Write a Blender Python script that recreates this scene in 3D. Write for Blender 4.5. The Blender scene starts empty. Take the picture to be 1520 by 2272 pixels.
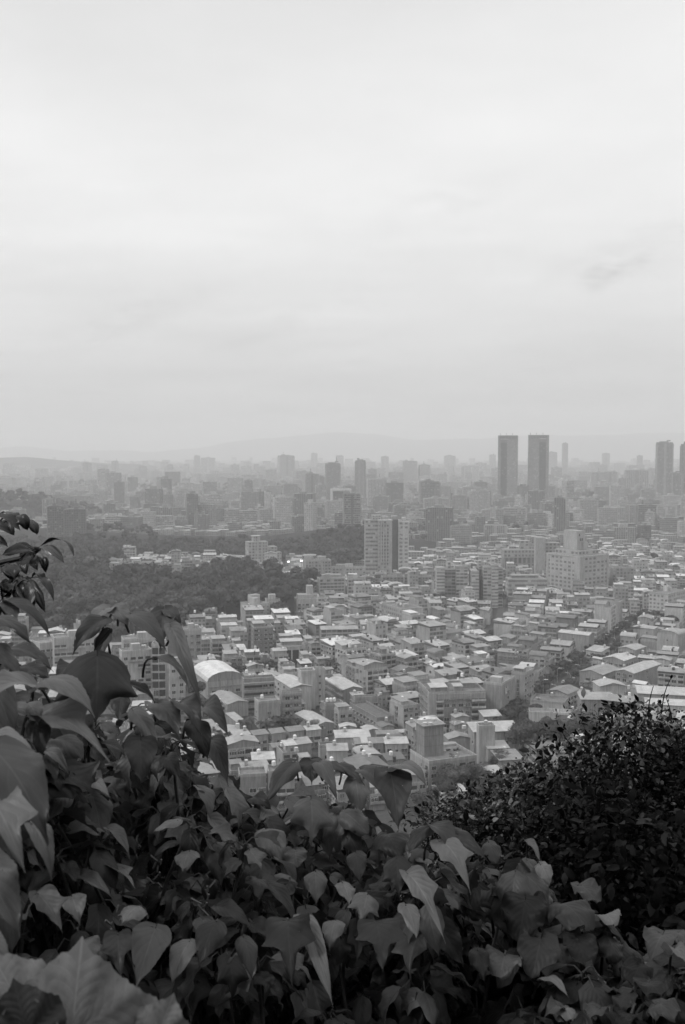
import bpy, math, random
import numpy as np
from math import radians as R, sin, cos, pi, atan2, hypot

# ------------------------------------------------------------------ camera, world, sun, exposure
HAZE = 1.85e-4
SC = bpy.context.scene
COL = SC.collection
CAMH, FPX, CX, CY = 145.0, 2210.0, 760.0, 1136.0
PITCH = -R(3.57)
cam_d = bpy.data.cameras.new('camera')
cam = bpy.data.objects.new('camera', cam_d); COL.objects.link(cam)
cam.location = (0, 0, CAMH)
cam.rotation_euler = (pi / 2 + PITCH, 0, 0)
cam_d.sensor_fit = 'VERTICAL'; cam_d.sensor_height = 36.0
cam_d.lens = FPX / 2272.0 * 36.0
cam_d.clip_start = 0.05; cam_d.clip_end = 90000
cam_d.dof.use_dof = True; cam_d.dof.focus_distance = 5.0; cam_d.dof.aperture_fstop = 11
SC.camera = cam

SC.view_settings.view_transform = 'Standard'
SC.view_settings.look = 'None'
SC.view_settings.exposure = 0.0
SC.view_settings.gamma = 1.0
cy = SC.cycles
cy.max_bounces = 8; cy.diffuse_bounces = 3; cy.glossy_bounces = 2; cy.transmission_bounces = 3
cy.transparent_max_bounces = 8; cy.volume_bounces = 4
cy.caustics_reflective = False; cy.caustics_refractive = False
cy.use_denoising = True; cy.use_adaptive_sampling = False
cy.denoising_input_passes = 'RGB_ALBEDO_NORMAL'; cy.denoising_prefilter = 'ACCURATE'
cy.sample_clamp_indirect = 4.0

SUN_EL, SUN_AZ = R(52), R(255)      # azimuth clockwise from +Y (the view direction)


class NT:
    """a tiny node-tree helper: n(type, inputs...) makes a node, math ops by name"""
    def __init__(s, tree):
        s.t = tree
    def node(s, kind, **kw):
        n = s.t.nodes.new(kind)
        for k, v in kw.items():
            setattr(n, k, v)
        return n
    def put(s, sock, v):
        if isinstance(v, bpy.types.NodeSocket):
            s.t.links.new(v, sock)
        else:
            sock.default_value = v
    def m(s, op, a, b=0.0, c=0.0, clamp=False):
        n = s.node('ShaderNodeMath', operation=op); n.use_clamp = clamp
        s.put(n.inputs[0], a); s.put(n.inputs[1], b)
        if len(n.inputs) > 2:
            s.put(n.inputs[2], c)
        return n.outputs[0]
    def rng(s, v, a, b, c=0.0, d=1.0, smooth=False):
        n = s.node('ShaderNodeMapRange')
        if smooth:
            n.interpolation_type = 'SMOOTHSTEP'
        for i, x in enumerate((v, a, b, c, d)):
            s.put(n.inputs[i], x)
        return n.outputs[0]
    def mixf(s, f, a, b):
        n = s.node('ShaderNodeMix', data_type='FLOAT')
        s.put(n.inputs[0], f); s.put(n.inputs[2], a); s.put(n.inputs[3], b)
        return n.outputs[0]
    def noise(s, vec, scale, detail=3.0, rough=0.55, dim='3D'):
        n = s.node('ShaderNodeTexNoise', noise_dimensions=dim)
        if vec is not None:
            s.put(n.inputs['Vector'], vec)
        s.put(n.inputs['Scale'], scale); s.put(n.inputs['Detail'], detail); s.put(n.inputs['Roughness'], rough)
        return n.outputs[0]
    def sep(s, v):
        n = s.node('ShaderNodeSeparateXYZ'); s.put(n.inputs[0], v); return n.outputs
    def comb(s, x, y, z=0.0):
        n = s.node('ShaderNodeCombineXYZ')
        for i, v in enumerate((x, y, z)):
            s.put(n.inputs[i], v)
        return n.outputs[0]
    def attr(s, name, kind='GEOMETRY'):
        n = s.node('ShaderNodeAttribute', attribute_type=kind, attribute_name=name)
        return s.m('MULTIPLY', n.outputs['Fac'], .6)


W = bpy.data.worlds.new('World'); SC.world = W; W.use_nodes = True
wt = W.node_tree; wt.nodes.clear(); N = NT(wt)
sky = N.node('ShaderNodeTexSky'); sky.sky_type = 'NISHITA'; sky.sun_disc = False
sky.sun_elevation = SUN_EL; sky.sun_rotation = SUN_AZ; sky.dust_density = 4.0; sky.air_density = 1.0
bw = N.node('ShaderNodeRGBToBW'); wt.links.new(sky.outputs[0], bw.inputs[0])
tc = N.node('ShaderNodeTexCoord')
vx, vy, vz = N.sep(tc.outputs['Generated'])
up = N.m('MAXIMUM', vz, 0.0)
inv = N.m('DIVIDE', 1.0, N.m('ADD', up, 0.09))
lay = N.comb(N.m('MULTIPLY', vx, inv), N.m('MULTIPLY', vy, inv), 0.3)     # overcast layer, seen from below
wob = N.noise(lay, 0.35, 2, 0.5)
n1 = N.noise(lay, 0.55, 6, 0.58)
n2 = N.noise(N.comb(N.m('MULTIPLY', vx, N.m('MULTIPLY', inv, 0.45)), N.m('MULTIPLY', vy, inv), 7.0), 1.3, 7, 0.6)
grad = N.node('ShaderNodeValToRGB')
cr = grad.color_ramp
SKY = [(0.0, .66), (0.07, .70), (0.13, .82), (0.20, .925), (0.27, .915), (0.40, .82), (0.49, .78), (0.62, 1.12), (1.0, 1.5)]
while len(cr.elements) < len(SKY):
    cr.elements.new(0.5)
for e, (p, v) in zip(cr.elements, SKY):
    e.position = p; e.color = (v, v, v, 1)
wt.links.new(up, grad.inputs[0])
gb = N.node('ShaderNodeRGBToBW'); wt.links.new(grad.outputs[0], gb.inputs[0])
cl = N.m('ADD', N.rng(n1, .3, .7, -.08, .085), N.rng(n2, .3, .7, -.045, .045))
over = N.m('MULTIPLY', gb.outputs[0], N.m('ADD', 1.0, cl))
wisp = N.m('MULTIPLY', N.rng(n2, .56, .75, 0, .14, True), N.rng(up, .05, .22, 1, 0))
over = N.m('SUBTRACT', over, wisp)
for wx_, wz_, sx_, sz_, st_ in ((.258, .174, .018, .014, .13), (.285, .182, .02, .009, .06), (-.19, .136, .07, .014, .05), (-.25, .118, .10, .016, .035), (.09, .24, .07, .016, .045), (-.06, .125, .07, .010, .06), (.30, .20, .09, .02, .05)):    # a few darker wisps hang low in the sky ahead
    ex = N.m('DIVIDE', N.m('SUBTRACT', N.m('DIVIDE', vx, N.m('MAXIMUM', vy, .05)), wx_), sx_)
    ez = N.m('DIVIDE', N.m('ADD', N.m('SUBTRACT', N.m('DIVIDE', vz, N.m('MAXIMUM', vy, .05)), wz_), N.m('MULTIPLY', N.m('SUBTRACT', N.m('DIVIDE', vx, N.m('MAXIMUM', vy, .05)), wx_), -.35)), sz_)
    e_ = N.rng(N.m('ADD', N.m('MULTIPLY', ex, ex), N.m('MULTIPLY', ez, ez)), 0, 2.2, 1, 0, True)
    fray = N.rng(N.noise(N.comb(N.m('MULTIPLY', vx, 30), N.m('MULTIPLY', vy, 30), N.m('MULTIPLY', vz, 90)), 1.0, 5, .62), .35, .65, 0, 1)
    over = N.m('SUBTRACT', over, N.m('MULTIPLY', N.m('MULTIPLY', e_, fray), st_))
clear = N.m('MULTIPLY', bw.outputs[0], 0.08)
tot = N.m('ADD', N.m('MULTIPLY', over, 0.96), N.m('MULTIPLY', clear, 0.04))
bg = N.node('ShaderNodeBackground'); N.put(bg.inputs[0], tot); bg.inputs[1].default_value = 1.0
wo = N.node('ShaderNodeOutputWorld'); wt.links.new(bg.outputs[0], wo.inputs[0])

sun_d = bpy.data.lights.new('sun', 'SUN'); sun_d.energy = 1.5; sun_d.angle = R(11); sun_d.color = (1, 1, 1)
sun = bpy.data.objects.new('sun', sun_d); COL.objects.link(sun)
sun.rotation_euler = (pi / 2 - SUN_EL, 0, pi - SUN_AZ)

# ------------------------------------------------------------------ pixel <-> place (photograph pixels, used to look up ground points)
def ray(px, py):
    dx, dy = (px - CX) / FPX, (CY - py) / FPX
    c, s = cos(PITCH), sin(PITCH)
    v = np.array([dx, c - dy * s, s + dy * c])
    return v / np.linalg.norm(v)
def at(px, py, dist):
    return np.array([0, 0, CAMH]) + ray(px, py) * dist
def proj(p):
    x, y, z = p[0], p[1], p[2] - CAMH
    c, s = cos(PITCH), sin(PITCH)
    f = y * c + z * s; u = -y * s + z * c
    f = max(f, 1e-3)
    return CX + FPX * x / f, CY - FPX * u / f

BUMPS = [  # low wooded rises in the plain: x, y, rx, ry, height
    (-165, 930, 140, 110, 14), (-330, 1020, 120, 220, 22), (-250, 1490, 260, 110, 15), (5, 1480, 100, 110, 24),
    (-710, 2110, 140, 200, 42), (-460, 1420, 130, 200, 24),
]
def terrain(x, y):
    z = 0.0
    for bx, by, rx, ry, h in BUMPS:
        q = ((x - bx) / rx) ** 2 + ((y - by) / ry) ** 2
        if q < 6:
            z += h * math.exp(-q * 1.2)
    s = (143.2 - 0.64 * (max(y, 0.6) - 0.6)) + 1.6 * sin(x * .05) * min(1, abs(y) / 40)
    if y < 0.6:
        s = 143.2 + min(58.0, max(0.0, -y - 1.2) * 1.05)      # unseen hillside behind the viewpoint, shaped steep to shade the near leaves
    k = 9.0   # smooth toe of the slope
    if s > z + k: return s
    if s < z - k: return z
    t = (s - z + k) / (2 * k)
    return z + k * t * t
def G(px, py, z=None):
    """ground (or level z) point under a photograph pixel"""
    r = ray(px, py)
    if z is not None:
        t = (z - CAMH) / r[2]
        return np.array([0, 0, CAMH]) + r * t
    t0 = 300.0
    while t0 < 17000:
        p = np.array([0, 0, CAMH]) + r * t0
        if p[2] <= terrain(p[0], p[1]):
            break
        t0 += max(4.0, t0 * .004)
    return p
def inpoly(x, y, poly):
    c = False; j = len(poly) - 1
    for i in range(len(poly)):
        xi, yi = poly[i]; xj, yj = poly[j]
        if (yi > y) != (yj > y) and x < (xj - xi) * (y - yi) / (yj - yi) + xi:
            c = not c
        j = i
    return c

# ------------------------------------------------------------------ materials (the photograph is black and white: every tone is a grey)
MAT = {}
def material(name, build, rough=0.8, spec=0.3):
    m = bpy.data.materials.new(name); m.use_nodes = True
    t = m.node_tree; t.nodes.clear(); n = NT(t)
    b = n.node('ShaderNodeBsdfPrincipled'); o = n.node('ShaderNodeOutputMaterial')
    b.inputs['Roughness'].default_value = rough
    b.inputs['Specular IOR Level'].default_value = spec
    t.links.new(b.outputs[0], o.inputs[0])
    c = build(n, b)
    if c is not None:
        n.put(b.inputs['Base Color'], c if isinstance(c, bpy.types.NodeSocket) else (c, c, c, 1))
    MAT[name] = m
    return m
def pos(n):
    return n.node('ShaderNodeNewGeometry').outputs['Position']
def uvs(n):
    u = n.node('ShaderNodeUVMap'); u.uv_map = 'uv'
    return n.sep(u.outputs[0])

def wall_tone(n, lo=.72, hi=1.12):
    p = n.sep(pos(n))
    streak = n.noise(n.comb(n.m('MULTIPLY', p[0], 1.3), n.m('MULTIPLY', p[1], 1.3), n.m('MULTIPLY', p[2], .12)), 1.0, 3, .6)
    blot = n.noise(pos(n), .12, 3, .6)
    f = n.m('MULTIPLY', n.rng(streak, .3, .7, lo, hi), n.rng(blot, .3, .7, .86, 1.08))
    return n.m('MULTIPLY', n.attr('tint'), f)
def plain(n, b):
    return n.m('MULTIPLY', wall_tone(n, .66, 1.14), 1.22)
material('plaster', plain, .85)

def facade(u0, u1, v0, v1, dark=.42, rail=False, keep=.08):
    def f(n, b):
        wall = n.m('MULTIPLY', wall_tone(n, .78, 1.1), 1.25)
        u, v, _ = uvs(n)
        fu, fv = n.m('FRACT', u), n.m('FRACT', v)
        inside = n.m('MULTIPLY', n.m('MULTIPLY', n.m('GREATER_THAN', fu, u0), n.m('LESS_THAN', fu, u1)),
                     n.m('MULTIPLY', n.m('GREATER_THAN', fv, v0), n.m('LESS_THAN', fv, v1)))
        wn = n.node('ShaderNodeTexWhiteNoise', noise_dimensions='3D')
        oi = n.node('ShaderNodeObjectInfo')
        n.put(wn.inputs['Vector'], n.comb(n.m('FLOOR', u), n.m('FLOOR', v), oi.outputs['Random']))
        r = wn.outputs[0]
        pane = n.m('MULTIPLY', wall, n.rng(r, 0, 1, dark * .55, dark * 1.3))
        pane = n.m('ADD', pane, n.m('MULTIPLY', n.m('GREATER_THAN', r, .93), .18))
        inside = n.m('MULTIPLY', inside, n.m('GREATER_THAN', r, keep))
        col = n.mixf(inside, wall, pane)
        if rail:
            line = n.m('MULTIPLY', n.m('LESS_THAN', fv, .26), n.m('GREATER_THAN', fv, .04))
            col = n.mixf(line, col, n.m('MULTIPLY', wall, 1.25, clamp=True))
        n.put(b.inputs['Roughness'], n.mixf(inside, .85, .35))
        return col
    return f
material('facade_windows', facade(.22, .80, .28, .80), .8)
material('facade_ribbon', facade(-.1, 1.1, .34, .80, .5, keep=0), .8)
material('facade_balcony', facade(.07, .93, .30, .92, .42, True), .8)  # shade of the balcony recesses is put into the flat wall colour
material('facade_fins', facade(.34, .95, .10, .97, .45, keep=0), .8)
material('facade_fine', facade(.15, .85, .25, .75, .62, keep=.02), .7)

def sheet(n, b):
    u, v, _ = uvs(n)
    p = pos(n)
    rib = n.m('PINGPONG', n.m('MULTIPLY', u, 1.0), .5)
    panel = n.node('ShaderNodeTexWhiteNoise', noise_dimensions='3D')
    oi = n.node('ShaderNodeObjectInfo')
    n.put(panel.inputs['Vector'], n.comb(n.m('FLOOR', n.m('MULTIPLY', u, .28)), 0.0, oi.outputs['Random']))
    stain = n.noise(p, .35, 4, .62)
    f = n.m('MULTIPLY', n.rng(stain, .3, .72, .72, 1.1), n.rng(panel.outputs[0], 0, 1, .88, 1.06))
    bp = n.node('ShaderNodeBump'); bp.inputs['Strength'].default_value = .35; bp.inputs['Distance'].default_value = .08
    n.put(bp.inputs['Height'], rib); n.t.links.new(bp.outputs[0], b.inputs['Normal'])
    return n.m('MULTIPLY', n.attr('tint'), f, clamp=True)
material('roof_sheet', sheet, .6, .35)
def slab(n, b):
    s1 = n.noise(pos(n), .5, 4, .65)
    return n.m('MULTIPLY', n.attr('tint'), n.rng(s1, .3, .72, .6, 1.15), clamp=True)
material('roof_slab', slab, .9)
material('trim', lambda n, b: n.attr('tint'), .7)
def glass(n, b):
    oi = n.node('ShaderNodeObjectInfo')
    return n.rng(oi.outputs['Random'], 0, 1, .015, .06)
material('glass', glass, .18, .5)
material('steel', lambda n, b: .62, .35, .5)
MAT['steel'].node_tree.nodes['Principled BSDF'].inputs['Metallic'].default_value = .7
def lamp(n, b):
    b.inputs['Emission Color'].default_value = (1, 1, 1, 1); b.inputs['Emission Strength'].default_value = 6
    return .8
material('lamp_lit', lamp)

def ground(n, b):
    p = pos(n); x, y, z = n.sep(p)
    n1 = n.noise(p, .035, 5, .6); n2 = n.noise(p, .4, 4, .6)
    asphalt = n.m('MULTIPLY', n.rng(n1, .35, .65, .03, .075), n.rng(n2, .3, .7, .75, 1.2))
    soil = n.m('MULTIPLY', n.rng(n2, .3, .7, .012, .035), n.rng(n1, .3, .7, .8, 1.2))
    return n.mixf(n.rng(z, .8, 2.0), asphalt, soil)
material('ground', ground, .95, .1)
material('road', lambda n, b: n.rng(n.noise(pos(n), .6, 4, .6), .3, .7, .05, .085), .9, .2)
material('road_paint', lambda n, b: .6, .8)
def hillmat(n, b):
    return n.rng(n.noise(pos(n), .004, 6, .65), .3, .7, .03, .07)
material('hill', hillmat, 1.0, .0)

def leafy(lo, hi):
    def f(n, b):
        r = n.node('ShaderNodeNewGeometry').outputs['Random Per Island']
        oi = n.node('ShaderNodeObjectInfo')
        return n.m('MULTIPLY', n.rng(r, 0, 1, lo, hi), n.m('MULTIPLY', n.rng(oi.outputs['Random'], 0, 1, .6, 1.5), n.rng(n.noise(pos(n), .09, 2, .5), .35, .65, .55, 1.7)))
    return f
material('crown', leafy(.026, .066), .75, .2)
material('twig', lambda n, b: n.rng(n.noise(pos(n), 60, 3, .6), .3, .7, .005, .014), .8, .15)
material('bark', lambda n, b: n.rng(n.noise(pos(n), 12, 4, .7), .3, .7, .03, .09), .9, .1)
# ------------------------------------------------------------------ mesh helpers
class MB:
    """collects boxes, prisms, sheets and tubes; build() links them as ONE mesh object"""
    def __init__(s):
        s.v = []; s.f = []; s.mi = []; s.tint = []; s.uv = []; s.mats = []
    def mat(s, name):
        if name not in s.mats:
            s.mats.append(name)
        return s.mats.index(name)
    def face(s, pts, mat, tint=.5, uv=None):
        k = len(s.v)
        s.v.extend([tuple(p) for p in pts]); s.f.append(tuple(range(k, k + len(pts))))
        s.mi.append(s.mat(mat)); s.tint.append(tint)
        s.uv.extend(uv if uv else [(p[0], p[1]) for p in pts])
    def box(s, x0, x1, y0, y1, z0, z1, mat='plaster', tint=.5, top=None, ttint=None, bay=3.2, storey=3.2, sides=None, bottom=False):
        """sides: dict of side -> material for 'f' (-y), 'b', 'l' (-x), 'r'"""
        sides = sides or {}
        zb = max(1, round((z1 - z0) / storey))
        def wall(key, a, b):
            L = hypot(b[0] - a[0], b[1] - a[1]); nb = max(1, round(L / bay))
            s.face([(a[0], a[1], z0), (b[0], b[1], z0), (b[0], b[1], z1), (a[0], a[1], z1)], sides.get(key, mat), tint,
                   [(0, 0), (nb, 0), (nb, zb), (0, zb)])
        wall('f', (x0, y0), (x1, y0)); wall('r', (x1, y0), (x1, y1)); wall('b', (x1, y1), (x0, y1)); wall('l', (x0, y1), (x0, y0))
        s.face([(x0, y0, z1), (x1, y0, z1), (x1, y1, z1), (x0, y1, z1)], top or mat, tint if ttint is None else ttint)
        if bottom:
            s.face([(x0, y1, z0), (x1, y1, z0), (x1, y0, z0), (x0, y0, z0)], mat, tint)
    def slabq(s, p, thick, mat, tint, edge=None):
        """a quad sheet p (4 points, ccw from above) given a thickness downwards"""
        q = [(a[0], a[1], a[2] - thick) for a in p]
        s.face(p, mat, tint)
        s.face(q[::-1], edge or mat, tint * .6)
        for i in range(4):
            j = (i + 1) % 4
            s.face([q[i], q[j], p[j], p[i]], edge or mat, tint)
    def cyl(s, x, y, z0, z1, r, mat, tint, n=10, r2=None, cap=True):
        r2 = r if r2 is None else r2
        A = [(x + r * cos(2 * pi * i / n), y + r * sin(2 * pi * i / n), z0) for i in range(n)]
        B = [(x + r2 * cos(2 * pi * i / n), y + r2 * sin(2 * pi * i / n), z1) for i in range(n)]
        for i in range(n):
            j = (i + 1) % n
            s.face([A[i], A[j], B[j], B[i]], mat, tint)
        if cap:
            s.face(B, mat, tint)
    def tube(s, pts, r0, r1, mat, tint=.5, n=6):
        pts = [np.array(p, float) for p in pts]
        rings = []
        for i, p in enumerate(pts):
            d = pts[min(i + 1, len(pts) - 1)] - pts[max(i - 1, 0)]
            d = d / (np.linalg.norm(d) + 1e-9)
            a = np.cross(d, (0, 0, 1) if abs(d[2]) < .9 else (1, 0, 0)); a /= np.linalg.norm(a)
            b = np.cross(d, a)
            r = r0 + (r1 - r0) * i / (len(pts) - 1)
            rings.append([p + (a * cos(2 * pi * k / n) + b * sin(2 * pi * k / n)) * r for k in range(n)])
        for i in range(len(rings) - 1):
            for k in range(n):
                l = (k + 1) % n
                s.face([rings[i][k], rings[i][l], rings[i + 1][l], rings[i + 1][k]], mat, tint)
        s.face(rings[-1], mat, tint)
    def data(s, name, smooth=False):
        me = bpy.data.meshes.new(name)
        me.from_pydata(s.v, [], s.f)
        for m in s.mats:
            me.materials.append(MAT[m])
        me.polygons.foreach_set('material_index', s.mi)
        at_ = me.attributes.new('tint', 'FLOAT', 'FACE'); at_.data.foreach_set('value', s.tint)
        u = me.uv_layers.new(name='uv')
        u.data.foreach_set('uv', np.array(s.uv, np.float32).ravel())
        if smooth:
            me.polygons.foreach_set('use_smooth', [True] * len(s.f))
        me.update()
        return me
    def build(s, name, parent=None, smooth=False):
        return link(name, s.data(name, smooth), parent)

def link(name, data, parent=None, loc=None, rz=0.0):
    o = bpy.data.objects.new(name, data); COL.objects.link(o)
    if parent is not None:
        o.parent = parent
    if loc is not None:
        o.location = loc
    if rz:
        o.rotation_euler = (0, 0, rz)
    return o
def tag(o, label, cat, group=None, kind=None):
    if label: o['label'] = label
    if cat: o['category'] = cat
    if group: o['group'] = group
    if kind: o['kind'] = kind
    return o
def empty(name, loc, rz, label, cat, group=None):
    return tag(link(name, None, None, loc, rz), label, cat, group)

# ------------------------------------------------------------------ ground, roads, hills
def polar_terrain():
    radii = [0.0, .6, 1.2, 2, 3, 4.5, 6.5, 9, 12, 16, 21, 27, 34, 42, 52, 64, 78, 94, 110, 130, 150, 170, 185, 200, 208, 216, 224, 232, 240, 250,
             265, 285, 310, 350, 400, 460, 520] + [560 + 45 * i for i in range(46)] + [2800, 3300, 4000, 5000, 6500, 8500, 11000, 14000, 16500]
    nA = 192
    V = [(0, 0, terrain(0, 0))]; F = []
    for r in radii[1:]:
        for k in range(nA):
            a = 2 * pi * k / nA
            x, y = r * sin(a), r * cos(a)
            V.append((x, y, terrain(x, y)))
    for k in range(nA):
        F.append((0, 1 + (k + 1) % nA, 1 + k))
    for i in range(len(radii) - 2):
        for k in range(nA):
            l = (k + 1) % nA
            a = 1 + i * nA; b = a + nA
            F.append((a + k, a + l, b + l, b + k))
    me = bpy.data.meshes.new('ground'); me.from_pydata(V, [], F); me.materials.append(MAT['ground'])
    me.polygons.foreach_set('use_smooth', [True] * len(F)); me.update()
    return tag(link('ground', me), 'flat city plain and steep planted slope below the viewpoint', None, None, 'structure')
polar_terrain()

def ridge(name, label, prof, dist, depth, z_base, rough, seed):
    """a long hill: prof is the crest as (photo x, height) pairs; it falls away both towards and from the city"""
    rnd = random.Random(seed)
    nx, ny = 160, 14
    xs = np.linspace(prof[0][0], prof[-1][0], nx)
    hs = np.interp(xs, [p[0] for p in prof], [p[1] for p in prof])
    ph = [rnd.uniform(0, 6.28) for _ in range(9)]
    V = []; F = []
    for i in range(nx):
        X = (xs[i] - CX) / FPX * dist
        for j in range(ny):
            t = j / (ny - 1)
            prof_t = sin(pi * t) ** .8
            Y = dist + (t - .5) * depth
            jig = sum(sin(X * .0011 * (k + 1) * 1.7 + ph[k] + t * 3) / (k + 1) for k in range(7)) * rough
            V.append((X, Y, z_base + max(0, (hs[i] - z_base) * prof_t + jig * prof_t)))
    for i in range(nx - 1):
        for j in range(ny - 1):
            a = i * ny + j
            F.append((a, a + ny, a + ny + 1, a + 1))
    me = bpy.data.meshes.new(name); me.from_pydata(V, [], F); me.materials.append(MAT['hill'])
    me.polygons.foreach_set('use_smooth', [True] * len(F)); me.update()
    return tag(link(name, me), label, None, None, 'structure')
def hz(py, d):
    return CAMH + (998 - py) / FPX * d
D1 = 16200.0
ridge('hills', 'long low mountain ridge fading into haze behind the whole city',
      [(x, hz(y, D1)) for x, y in [(-900, 1000), (-300, 992), (0, 990), (60, 991), (130, 1000), (330, 1002), (430, 992), (520, 980), (600, 972), (680, 967), (740, 962), (800, 959), (850, 963),
                                   (900, 971), (960, 976), (1050, 974), (1150, 970), (1250, 965), (1350, 962), (1450, 961), (1560, 960), (1900, 958), (2500, 970)]], D1, 2200, -1, 16, 4)
D2 = 7000.0
ridge('hills', 'low dark wooded hill beyond the city on the far side of the plain',
      [(x, hz(y, D2)) for x, y in [(-400, 1030), (-150, 1019), (0, 1017), (55, 1015), (85, 1017), (130, 1022), (180, 1025), (260, 1029), (330, 1034)]], D2, 900, -1, 5, 9)

# ------------------------------------------------------------------ what is where: a coarse map of taken ground
CELL = 2.0
TAKEN = set()
def cells(cx, cy, w, d, a, pad=0.0):
    out = []
    c, s = cos(a), sin(a)
    nx = max(2, int(w / CELL) + 1); ny = max(2, int(d / CELL) + 1)
    for i in range(nx):
        for j in range(ny):
            lx = (i / (nx - 1) - .5) * (w + 2 * pad); ly = (j / (ny - 1) - .5) * (d + 2 * pad)
            out.append((int((cx + lx * c - ly * s) // CELL), int((cy + lx * s + ly * c) // CELL)))
    return out
def take(cx, cy, w, d, a, pad=1.0):
    TAKEN.update(cells(cx, cy, w, d, a, pad))
def free(cx, cy, w, d, a, pad=-.8):
    return not any(q in TAKEN for q in cells(cx, cy, w, d, a, pad))
def take_line(p, q, width):
    L = hypot(q[0] - p[0], q[1] - p[1]); a = atan2(q[1] - p[1], q[0] - p[0])
    take((p[0] + q[0]) / 2, (p[1] + q[1]) / 2, L, width, a, 0)

# ------------------------------------------------------------------ windows, balconies and roof furniture shared by the nearer buildings
def win_mesh(w, h, cage=0.0, bars=0, ac=False, bright=.85):
    m = MB()
    m.face([(-w / 2, -.03, 0), (w / 2, -.03, 0), (w / 2, -.03, h), (-w / 2, -.03, h)], 'glass', .1)
    t = .09
    for x0, x1, z0, z1 in ((-w / 2 - t, w / 2 + t, -t, 0), (-w / 2 - t, w / 2 + t, h, h + t), (-w / 2 - t, -w / 2, 0, h), (w / 2, w / 2 + t, 0, h), (-t / 2, t / 2, 0, h)):
        m.box(x0, x1, -.09, 0.0, z0, z1, 'trim', bright, bottom=True)
    if cage:
        m.box(-w / 2 - .1, w / 2 + .1, -cage, -.1, -.14, -.08, 'trim', .4, bottom=True)
        m.box(-w / 2 - .15, w / 2 + .15, -cage - .1, -.1, h + .15, h + .2, 'roof_sheet', .5, bottom=True)
        for i in range(bars + 1):
            x = -w / 2 + w * i / bars
            m.box(x - .04, x + .04, -cage, -cage + .06, -.1, h + .15, 'trim', .6)
        for z in (h * .33, h * .66):
            m.box(-w / 2, w / 2, -cage, -cage + .05, z, z + .06, 'trim', .6)
    if ac:
        m.box(w / 2 + .25, w / 2 + 1.05, -.45, -.02, .1, .75, 'trim', .7, bottom=True)
    return m.data('window')
WIN = [win_mesh(1.9, 1.6), win_mesh(2.5, 1.65, ac=True), win_mesh(2.7, 1.6, .65, 8), win_mesh(1.2, 1.2, bright=.7), win_mesh(1.9, 1.4, .5, 6, bright=.8)]
def balcony_mesh(w, solid=True, tone=.5):
    m = MB()
    m.box(-w / 2, w / 2, -1.15, 0, -.12, .02, 'plaster', tone, bottom=True)
    if solid:
        m.box(-w / 2, w / 2, -1.15, -1.03, .02, 1.0, 'plaster', tone * 1.1)
        m.box(-w / 2, -w / 2 + .12, -1.03, 0, .02, 1.0, 'plaster', tone); m.box(w / 2 - .12, w / 2, -1.03, 0, .02, 1.0, 'plaster', tone)
    else:
        k = int(w / .45)
        for i in range(k + 1):
            x = -w / 2 + w * i / k
            m.box(x - .035, x + .035, -1.15, -1.08, .02, 1.05, 'trim', .6)
        m.box(-w / 2, w / 2, -1.16, -1.07, 1.05, 1.12, 'trim', .6)
    m.face([(-w / 2 + .3, -.03, .05), (w / 2 - .3, -.03, .05), (w / 2 - .3, -.03, 2.2), (-w / 2 + .3, -.03, 2.2)], 'glass', .1)
    return m.data('balcony')
BAL = [balcony_mesh(3.4), balcony_mesh(3.4, False), balcony_mesh(3.8, True, .62), balcony_mesh(3.0, True, .4)]
def tank_mesh(white):
    m = MB()
    for x, y in ((-.5, -.5), (.5, -.5), (.5, .5), (-.5, .5)):
        m.box(x - .06, x + .06, y - .06, y + .06, 0, .9, 'trim', .3)
    m.cyl(0, 0, .9, 2.6, .85, 'trim' if white else 'steel', 1.25, 12)
    m.cyl(0, 0, 2.6, 2.9, .85, 'trim' if white else 'steel', 1.25, 12, .25)
    return m.data('water_tank')
TANK = [tank_mesh(True), tank_mesh(False)]
CAMXY = (0.0, 0.0)

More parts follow.
